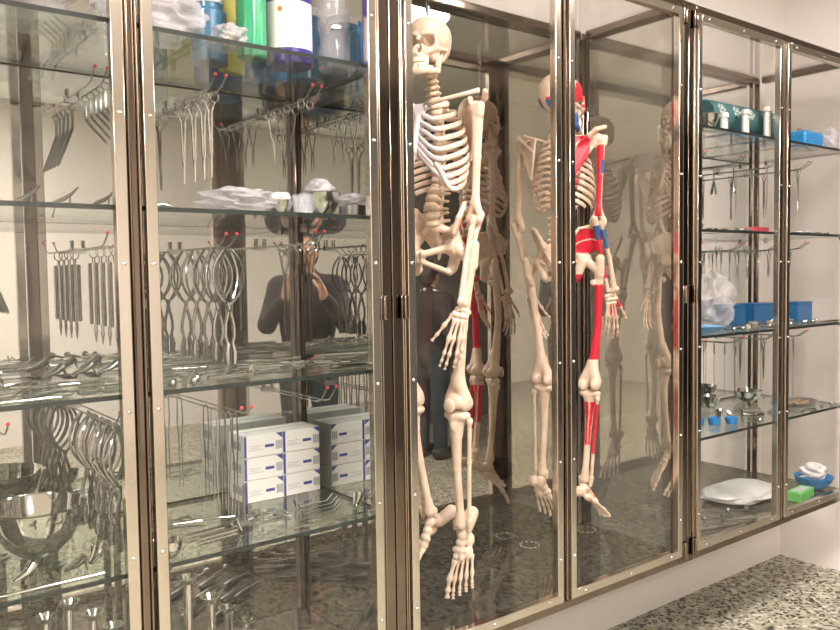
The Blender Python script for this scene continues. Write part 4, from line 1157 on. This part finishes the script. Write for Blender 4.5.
lay('lever', .66, .235, T4, -.35, 'dark bent lever lying under the ring-ended forceps', mat='dsteel', L=.17)
lay('forceps', .64, .18, T4, -.3, 'ring forceps lying behind the ribbed cylinders', mat='steel', L=.15)
lay('forceps', .75, .26, T4, -.3, 'ring forceps lying beside the lowest cartons', mat='steel', L=.16)
t = thing('self_retaining_retractor', 'black and chrome retractor with an upright rod beside the cartons', 'retractor', (.815, .155, T4), (0, 0, .2))
part('upright', MB().tube([(0, .0, .004), (0, .0, .10)], .0035, 8), M['dsteel'], t)
part('crossbar', MB().box((-.04, -.006, .004), (.04, .006, .014)), M['chrome'], t)
part('claw', MB().tube([(-.03, 0, .012), (-.034, -.02, .03), (-.03, -.03, .004)], .004, 8), M['chrome'], t)
part('claw', MB().tube([(.03, 0, .012), (.036, -.02, .03), (.03, -.03, .004)], .004, 8), M['chrome'], t)
lay('forceps', .905, .185, T4, -.9, 'ring forceps curled on the fourth shelf before the first cartons', mat='steel', L=.10)
put('wire_loop', 'wire loop', 'thin steel wire loop lying before the cartons', MB().ring((0, 0, .002), .052, .0018, 'z', ry=.032, n=30), M['steel'], (.895, .185, T4), .2)
layrow('retractor', [(1.005, .115, .05), (1.02, .145, .05), (1.03, .175, .05), (1.035, .205, .05)], 'flat ribbon retractor', 'counted from the edge before the second cartons', T4, L=.12, w=.010)
lay('speculum', 1.115, .12, T4, .6, 'tiny speculum by the cabinet side on the fourth shelf', L=.035)

# cartons: two stacks of three
def carton(x, y, z, label):
    W_, D_, H_ = .113, .095, .0585
    t = thing('glove_carton', label, 'carton', (x, y, z), group='white cartons on the fourth shelf')
    part('box', MB().box((-W_ / 2, 0, 0), (W_ / 2, D_, H_)), M['white'], t, bevel=.0012)
    e = -.0006
    def q(nm, x0, x1, z0, z1, m): part(nm, MB().box((x0, e, z0), (x1, .0002, z1)), M[m], t)
    q('blue_edge', -W_ / 2 + .0005, -W_ / 2 + .007, .001, H_ - .001, 'navy')
    part('blue_corner', MB().prism([(W_ / 2 - .020, H_ - .001), (W_ / 2 - .001, H_ - .001), (W_ / 2 - .001, H_ - .016)], e, .0002), M['navy'], t)
    q('print_block', .004, .030, .022, .030, 'navy')
    mb = MB()
    for k in range(8): mb.box((.036 + k * .0024, e, .014), (.0373 + k * .0024 + (.0006 if k % 3 == 0 else 0), .0002, .037))
    part('bar_code', mb, M['ink'], t)
    mb = MB()
    for k, L in enumerate((.04, .028, .034)): mb.box((-.043, e, .018 + k * .0055), (-.043 + L, .0002, .0192 + k * .0055))
    part('print_lines', mb, M['ink'], t)
    mb = MB()
    part('side_flap', MB().box((-W_ / 2 - .0006, .02, .018), (-W_ / 2 + .0002, .075, .04)), M['ink'], t)
    part('lid_seam', MB().box((-W_ / 2 + .002, .050, H_ - .0002), (W_ / 2 - .002, .0535, H_ + .0006)), M['ink'], t)
for i, x in enumerate((.9545, 1.0685)):
    for k in range(3):
        carton(x, .325, T4 + k * .0600, f'white carton with blue corner, {("lowest", "middle", "topmost")[k]} of the stack {("beside the ring-ended forceps", "by the cabinet side wall")[i]}')

# cabinet floor of the instrument cabinet
def upright(x, y, h, lab, r=.016):
    t = thing('proctoscope', lab, 'scope', (x, y, T5), group='upright flared tubes on the cabinet floor')
    part('barrel', MB().lathe([(r * .8, 0), (r * .8, h * .9), (r, h * .95)], 20), M['chrome'], t)
    part('flared_rim', MB().lathe([(r, h * .95), (r * 1.9, h), (r * 1.95, h + .003), (r * 1.5, h + .003), (r * .7, h * .955)], 24), M['chrome'], t)
for i, (x, y, h) in enumerate([(.688, .20, .275), (.744, .20, .214), (.788, .20, .176), (.830, .20, .132), (.645, .25, .29)]):
    upright(x, y, h, ('tall flared steel tube standing on the cabinet floor second past the post', 'bright flared steel tube third past the post on the cabinet floor', 'wide flared steel tube fourth past the post on the cabinet floor', 'short flared steel tube at the end of the row on the cabinet floor', 'tall thin steel tube on the cabinet floor just past the centre post')[i], .013)
layrow('tool', [(.90, .14, -.6), (.965, .20, -.6), (1.02, .26, -.6), (1.01, .12, -.6), (1.075, .16, -.6), (1.06, .27, -.6), (.88, .30, -.6), (.94, .37, -.6)], 'dark-handled tool', 'in the slanted rows on the cabinet floor', T5, 'dsteel', alike=True, L=.15)
layrow('spoon', [(.93, .07, -.6), (1.06, .06, -.6), (.99, .05, -.5)], 'bright curette', 'among the slanted tools on the cabinet floor', T5, alike=True, L=.10, r=.006)
for i, (x, y, h) in enumerate([(.385, .23, .255), (.435, .24, .27), (.480, .22, .24), (.522, .22, .20)]):
    upright(x, y, h, f'{ORD[i]} bright steel tube standing on the cabinet floor before the centre post', .012)

# ------------------------------------------------------------------ last cabinet
TA = T1
t = thing('teal_roll', 'large teal wrapped roll printed with pale emblems on the top shelf', 'roll', (2.93, .140, TA + .0125))
rr, x0, x1 = .057, -.245, .265
part('cloth_body', MB().tube([(x0, 0, rr + .001), (x0 + .01, 0, rr + .001), (x1 - .03, 0, rr + .001), (x1, 0, rr + .001)], [rr * .9, rr, rr, rr * .8], 32), M['teal'], t)
for k, xx in enumerate((-.20, -.10, .0, .10, .19)):
    def onr(a, dx, r=rr + .0012): return (xx + dx, -r * math.cos(a), rr + .001 + r * math.sin(a))
    mb = MB()
    for q in range(12):
        a0, a1 = 2 * PI * q / 12 + .08, 2 * PI * (q + 1) / 12 - .08
        for r0_, r1_ in ((.012, .024),) if q % 2 else ((.012, .018),):
            V = [onr(.35 + r_ * math.sin(a) / rr, r_ * math.cos(a)) for a, r_ in ((a0, r0_), (a1, r0_), (a1, r1_), (a0, r1_))]
            mb.add(V, [(0, 1, 2, 3)])
    V = [onr(.35 + .006 * math.sin(2 * PI * q / 10) / rr, .006 * math.cos(2 * PI * q / 10)) for q in range(10)]
    mb.add(V, [tuple(range(10))])
    part('printed_emblem', mb, M['palegrey'], t, sharp=0)
bowl('chrome bowl on the top shelf before the teal roll', (2.625, .075, TA), .036, .050)
def stand_tube(x, h, lab):
    t = thing('plastic_tube', lab, 'tube', (x, .052, TA), group='cream plastic tubes before the teal roll')
    part('body', MB().tube([(0, 0, .0), (0, 0, h * .8), (0, 0, h)], [.016, .0155, .013], 16, flat=(1, .8)), M['tube'], t)
    part('cap', MB().lathe([(.017, h + .0004), (.017, h + .012), (.012, h + .018), (0, h + .018)], 16), M['tube'], t)
    part('printed_band', MB().box((-.010, -.0158, h * .72), (.010, -.0138, h * .78)), M['ink'], t)
stand_tube(2.690, .045, 'short cream plastic tube standing before the teal roll')
stand_tube(2.833, .072, 'middle-sized cream plastic tube standing before the teal roll')
stand_tube(2.988, .100, 'tallest cream plastic tube standing before the teal roll near the post')
put('blue_tray', 'tray', 'shallow bright blue tray under the teal roll', MB().box((-.20, -.055, 0), (.20, .055, .012)), M['skyblue'], (3.02, .140, TA))
t = thing('blue_bin', 'bright blue open plastic bin on the top shelf past the centre post', 'bin', (3.435, .135, TA))
part('body', MB().box((-.078, -.05, 0), (.078, .05, .074)), M['skyblue'], t, bevel=.012)
part('wire_clip', MB().tube([(-.05, 0, .0735), (-.05, 0, .088), (-.01, 0, .088), (-.01, 0, .0735)], .002, 6), M['chrome'], t)
put('plastic_bag', 'plastic bag', 'crinkled bag of white dressings at the end of the top shelf', crumple(.040, .028, .048, 11, amp=.2), M['film2'], (3.560, .075, TA), 0)
put('gauze_wad', 'gauze', 'white gauze wad inside the crinkled bag on the top shelf', crumple(.022, .014, .026, 12, amp=.3), M['paper'], (3.560, .075, TA + .006))
# second shelf
put('pink_tray', 'tray', 'bright pink tray on the second shelf by the rear post', MB().box((-.055, -.025, 0), (.055, .025, .004)).box((-.055, -.025, .004), (.055, -.021, .022)).box((-.055, .021, .004), (.055, .025, .022)).box((-.055, -.021, .004), (-.051, .021, .022)).box((.051, -.021, .004), (.055, .021, .022)), M['pink'], (3.03, .12, T2))
layrow('spoon', [(2.68, .12, .35), (2.75, .10, .35)], 'curved bright spatula', 'on the second shelf near the hinge post', T2, L=.17, r=.006)
put('steel_dish', 'dish', 'white-rimmed steel dish on the second shelf near the hinge post', MB().lathe([(.03, 0), (.034, .002), (.045, .03), (.043, .03), (.03, .005), (0, .005)], 28), M['chrome'], (2.72, .20, T2))
layrow('cyl', [(2.86, .09, .2), (2.93, .10, .1)], 'little steel cylinder', 'in the middle of the second shelf', T2, 'steel', L=.05, r=.008)
layrow('ballrod', [(3.26 + .045 * k, .09 + .01 * (k % 2), 1.2) for k in range(7)], 'tiny ball-ended tool', 'in the row on the second shelf', T2, 'steel', L=.05, r=.006)
# third shelf
put('plastic_bag', 'plastic bag', 'tall clear plastic bag standing on the third shelf', crumple(.075, .065, .105, 13, amp=.32), M['film'], (2.865, .20, T3))
def bbox(x, y, w_, d_, h_, lab):
    t = thing('blue_box', lab, 'box', (x, y, T3), group='blue boxes on the third shelf')
    part('body', MB().box((-w_ / 2, -d_ / 2, 0), (w_ / 2, d_ / 2, h_ - .008)), M['boxblue'], t, bevel=.002)
    part('lid', MB().box((-w_ / 2 - .001, -d_ / 2 - .001, h_ - .0075), (w_ / 2 + .001, d_ / 2 + .001, h_)), M['boxblue'], t, bevel=.001)
bbox(3.12, .29, .11, .09, .085, 'blue box beside the tall clear bag')
bbox(3.34, .29, .19, .09, .085, 'wide blue box on the third shelf before the centre post')
bbox(3.555, .22, .13, .08, .085, 'blue box just past the centre post on the third shelf')
t = put('pale_blue_bowl', 'bowl', 'pale blue plastic bowl on the edge of the third shelf', MB().lathe([(.04, 0), (.05, .004), (.072, .024), (.069, .024), (.045, .006), (0, .005)], 32), M['paleblue'], (2.665, .115, T3))
layrow('cyl', [(2.99, .11, .2), (3.06, .15, -.2), (3.13, .12, .1), (3.21, .15, .3), (3.28, .12, -.1), (2.91, .08, .5)], 'polished steel cylinder', 'in the front row on the third shelf', T3, L=.055, r=.011)
layrow('ballrod', [(2.78, .075, .9), (2.84, .085, 1.4), (3.01, .065, 1.1), (3.20, .075, .9)], 'ball-tipped instrument', 'along the edge of the third shelf', T3, L=.06, r=.010)
layrow('ballrod', [(3.33, .09, 1.2), (3.38, .11, 1.3), (3.43, .10, 1.1), (3.49, .12, 1.2)], 'chrome knob tool', 'before the last blue box', T3, L=.05, r=.009)
layrow('rod', [(3.40, .05, .1), (3.49, .06, .0), (3.57, .06, -.1)], 'short flat rod', 'at the far end of the third shelf', T3, 'steel', L=.07, r=.005)
# fourth shelf
bowl('chrome bowl on the fourth shelf nearest the hinge post', (3.115, .375, T4), .046, .048)
bowl('wide chrome bowl on the fourth shelf before the rear post', (3.385, .355, T4), .062, .046)
def cup(x, y, lab):
    put('blue_cup', 'cup', lab, MB().lathe([(.019, 0), (.021, .002), (.0245, .026), (.023, .026), (.020, .005), (0, .005)], 26), M['skyblue'], (x, y, T4), 0, 'small blue cups')
cup(2.715, .172, 'small blue cup against the hinge post'); cup(2.775, .140, 'small blue cup between two others'); cup(2.837, .105, 'small blue cup nearest the middle of the shelf')
layrow('speculum', [(2.90, .20, .5), (2.93, .16, 1.5)], 'tiny chrome clamp', 'behind the blue cups', T4, L=.05)
layrow('cyl', [(3.03, .13, -.7), (3.10, .18, -.5)], 'bright steel cylinder', 'lying before the wide chrome bowl', T4, L=.075, r=.011)
lay('ballrod', 2.97, .065, T4, .6, 'ball-ended rod on the edge of the fourth shelf', L=.06, r=.010)
t = thing('instrument_tray', 'black-rimmed oval tray of tan pieces on the fourth shelf', 'tray', (3.44, .17, T4))
part('tray_body', MB().lathe([(.09, 0), (.098, .002), (.11, .016), (.106, .016), (.09, .004), (0, .004)], 36, 0, Matrix.Diagonal((1.25, .75, 1, 1))), M['dsteel'], t)
for k in range(9):
    a = k * 2.4; solo('tan_block', MB().box((-.014, -.009, 0), (.014, .009, .010)), M['tan'], 'small tan block lying in the black-rimmed oval tray', 'block', (3.44 + .075 * math.cos(a) * (.4 + .6 * (k % 3) / 2), .17 + .038 * math.sin(a) * (.4 + .6 * (k % 3) / 2), T4 + .0045), (0, 0, a), 'tan blocks in the oval tray', bevel=.002)
for i, (x, y) in enumerate(((3.20, .12), (3.33, .048))):
    put('steel_ring', 'ring', ('steel ring plate beside the oval tray', 'steel ring plate at the end of the fourth shelf')[i], MB().ring((0, 0, .004), .045, .004, 'z', ry=.028, n=28), M['steel'], (x, y, T4))
layrow('ballrod', [(3.46, .055, .4), (3.57, .06, .2)], 'silver knob tool', 'at the end of the fourth shelf', T4, L=.05, r=.008)
# cabinet floor
put('paper_package', 'package', 'white wrapped paper package on the floor of the last cabinet', crumple(.19, .12, .028, 15, amp=.10), M['paper'], (3.16, .25, T5))
layrow('ballrod', [(2.72 + .085 * k, .11 + .03 * (k % 2), -.5) for k in range(5)] , 'dark-ended tool', 'in the front row on the last cabinet floor', T5, 'dsteel', L=.12, r=.010)
layrow('ballrod', [(2.66 + .075 * k, .23 + .02 * (k % 2), -.5) for k in range(3)] , 'dark-knobbed tool', 'in the middle row on the last cabinet floor', T5, 'dsteel', L=.10, r=.010)
layrow('ballrod', [(2.75 + .07 * k, .38 + .02 * (k % 2), -.4) for k in range(4)] , 'dark-headed tool', 'in the back row on the last cabinet floor', T5, 'dsteel', L=.10, r=.010)
lay('rod', 2.76, .06, T5, -.25, 'long grey bar lying across the last cabinet floor', mat='dsteel', L=.30, r=.005)
t = thing('lime_box', 'lime green flat box on the floor of the last cabinet', 'box', (3.34, .085, T5), (0, 0, .1))
part('box_body', MB().box((-.075, -.03, 0), (.075, .03, .040)), M['lime'], t, bevel=.003)
part('pale_top', MB().box((-.05, -.018, .0395), (.05, .018, .0408)), M['palegrey'], t)
bowl('blue bowl with white tissue on the floor of the last cabinet', (3.535, .125, T5), .080, .055, 'skyblue', name='blue_bowl')
put('tissue_wad', 'tissue', 'crumpled white tissue heaped in the blue bowl', crumple(.048, .048, .036, 16, amp=.28), M['paper'], (3.535, .125, T5 + .040))
# skeleton cabinet floor: two made-up beaded rings standing in for rings of bright dots
def beads(x, y, lab):
    mb = MB(); n = 11
    for k in range(n): a = 2 * PI * k / n; mb.ball((.034 * math.cos(a), .034 * math.sin(a), .004), .004, 0, 8)
    mb.ring((0, 0, .004), .034, .0012, 'z', n=24)
    put('beaded_ring', 'chain', lab, mb, M['chrome'], (x, y, Z0 + .0326), 0, 'added beaded rings')
beads(2.03, .405, 'added chrome beaded ring on the floor between the two skeletons')
beads(2.315, .385, 'added chrome beaded ring under the painted skeleton foot')

# ------------------------------------------------------------------ two people, seen in the mirrors
def hand_prims(W, d, th, nrm, curl):
    """W wrist, d towards the fingertips, th towards the thumb side, nrm out of the palm"""
    W, d, th, nrm = V3(*W), unit(V3(*d)), V3(*th), V3(*nrm)
    th = unit(th - d * (th @ d)); nrm = np.cross(d, th) * (1 if np.cross(d, th) @ nrm > 0 else -1)
    p = [pC(W, W + d * .045, .024, .026, .01)]
    for k in (-1, 0, 1): p.append(pC(W + d * .03 + th * .012 * k, W + d * .088 + th * .021 * k, .017, .0125, .008))
    for k, L in zip((1.5, .5, -.5, -1.5), (.075, .083, .077, .062)):
        a = W + d * .09 + th * .0165 * k; ang = 0
        for f in (.45, .32, .23):
            ang += curl; dd = d * math.cos(ang) + nrm * math.sin(ang); b = a + dd * L * f
            p.append(pC(a, b, .0088, .0080, .003)); a = b
    a = W + d * .025 + th * .024; dd = unit(d * .6 + th * .75 + nrm * .25)
    for L, f in ((.042, .2), (.032, .5), (.024, .3)):
        b = a + dd * L; p.append(pC(a, b, .0115, .0095, .005)); a = b; dd = unit(dd * (1 - f) + d * f + nrm * .15)
    return p

def person(name, label, loc, rz, arms, height=1.0, head_dx=0, bag=False, gripping=None):
    root = thing(name, label, 'person', loc, (0, 0, rz))
    legs = both(pC((.10, 0, .09), (.10, .01, .48), .046, .056, .02), pC((.10, .01, .48), (.095, 0, .90), .060, .088, .03))
    feet = both(pC((.10, .03, .055), (.112, -.15, .042), .050, .040, .02))
    tors = [pE((0, 0, .95), (.170, .115, .14), .05), pE((0, .0, 1.18), (.165, .108, .26), .05), pE((0, .005, 1.33), (.180, .112, .14), .05), pC((-.165, .01, 1.40), (.165, .01, 1.40), .062, .062, .04)]
    up, low = [], []
    for (S, E, W, d, th, nr, curl) in arms:
        up += [pC(S, E, .055, .044, .03)]; low += [pC(E, W, .043, .028, .02)]
    hd = [pC((0, .012, 1.40), (0, -.006, 1.54), .058, .052, .02), pE((0, -.012, 1.635), (.073, .092, .100), .02), pE((0, -.040, 1.580), (.052, .055, .062), .02), pC((0, -.100, 1.635), (0, -.116, 1.604), .009, .013, .01),
          pC((-.018, -.094, 1.572), (.018, -.094, 1.572), .007, .007, .006)] + both(pE((.074, .000, 1.620), (.010, .018, .030), .004), neg(pE((.030, -.106, 1.645), (.016, .012, .010), .006)), pE((.030, -.092, 1.645), (.013, .010, .010), .002))
    hands = []
    for (S, E, W, d, th, nr, curl) in arms: hands += hand_prims(W, d, th, nr, curl)
    blobpart('body', blob(tors + legs + feet + up + low + hd + hands, .0085), [M['skin']], root)
    grow = lambda ps, g: [(p[0], p[1], p[2], p[3] + g, p[4] + g, p[5]) if p[0] == 'c' else ('e', p[1], p[2] + g, p[3], p[4], p[5]) for p in ps]
    cut = []
    jk = grow(tors, .016) + grow(up, .014) + [pC(p[1], p[2] + (p[1] - p[2]) * .08, p[3] + .013, p[4] + .014, .02) for p in low] + [pC((0, .02, 1.41), (0, .016, 1.47), .075, .072, .02)]
    blobpart('jacket', blob(jk, .011), [M['jacket']], root)
    blobpart('trousers', blob(grow(legs, .014) + [pE((0, 0, .93), (.180, .124, .11), .04)], .012), [M['jeans']], root)
    blobpart('shoes', blob(grow(feet, .012), .011), [M['shoe']], root)
    blobpart('hair', blob([pE((0, .012, 1.655), (.086, .098, .100), .02), pE((0, .050, 1.60), (.070, .062, .080), .02), neg(pE((0, -.105, 1.585), (.085, .085, .100), .01))], .009), [M['hair']], root)
    if bag:
        part('collar', MB().tube([(.075, -.07, 1.46), (.085, .02, 1.485), (.0, .085, 1.50), (-.085, .02, 1.485), (-.075, -.07, 1.46)], .008, 8, flat=(1.8, .7), up=(0, 0, 1)), M['white'], root)
    root.scale = (height,) * 3
    return root

person('person', 'person in a dark jacket and jeans mirrored behind the pale skeleton', (3.95, -2.45, 0), math.radians(75),
       [((.185, .01, 1.39), (.235, .04, 1.12), (.225, -.06, .88), (0, -.2, -1), (-.2, -1, 0), (-1, 0, 0), .35), ((-.185, .01, 1.39), (-.235, .04, 1.12), (-.225, -.06, .88), (0, -.2, -1), (.2, -1, 0), (1, 0, 0), .35)], bag=True, height=.90)
PX, PY = -math.sin(yaw) * .42, -1.6 - math.cos(yaw) * .42
pr_ = math.pi - yaw
person('person', 'person in a dark jacket raising both hands to a phone, mirrored in the instrument cabinet', (PX, PY, 0), pr_,
       [((.185, .0, 1.39), (.25, -.10, 1.17), (.146, -.335, 1.345), (-.16, -.22, .95), (-.3, .9, .2), (-1, 0, 0), .30), ((-.185, .0, 1.39), (-.24, -.10, 1.17), (-.082, -.335, 1.345), (.14, -.22, .95), (.3, .9, .2), (1, 0, 0), .30)])
c, s = math.cos(pr_), math.sin(pr_)
def loc2w(x, y, z): return (PX + c * x - s * y, PY + s * x + c * y, z)
t = thing('smartphone', 'black smartphone held up in both hands of the photographing person', 'phone', loc2w(.036, -.400, EYE - .016), (0, 0, pr_))
part('phone_body', MB().box((-.052, -.004, -.028), (.052, .004, .028)), M['phone'], t, bevel=.003)
part('camera_lens', MB().tube([(-.04, -.0042, .018), (-.04, -.0050, .018)], .004, 12), M['chrome'], t)
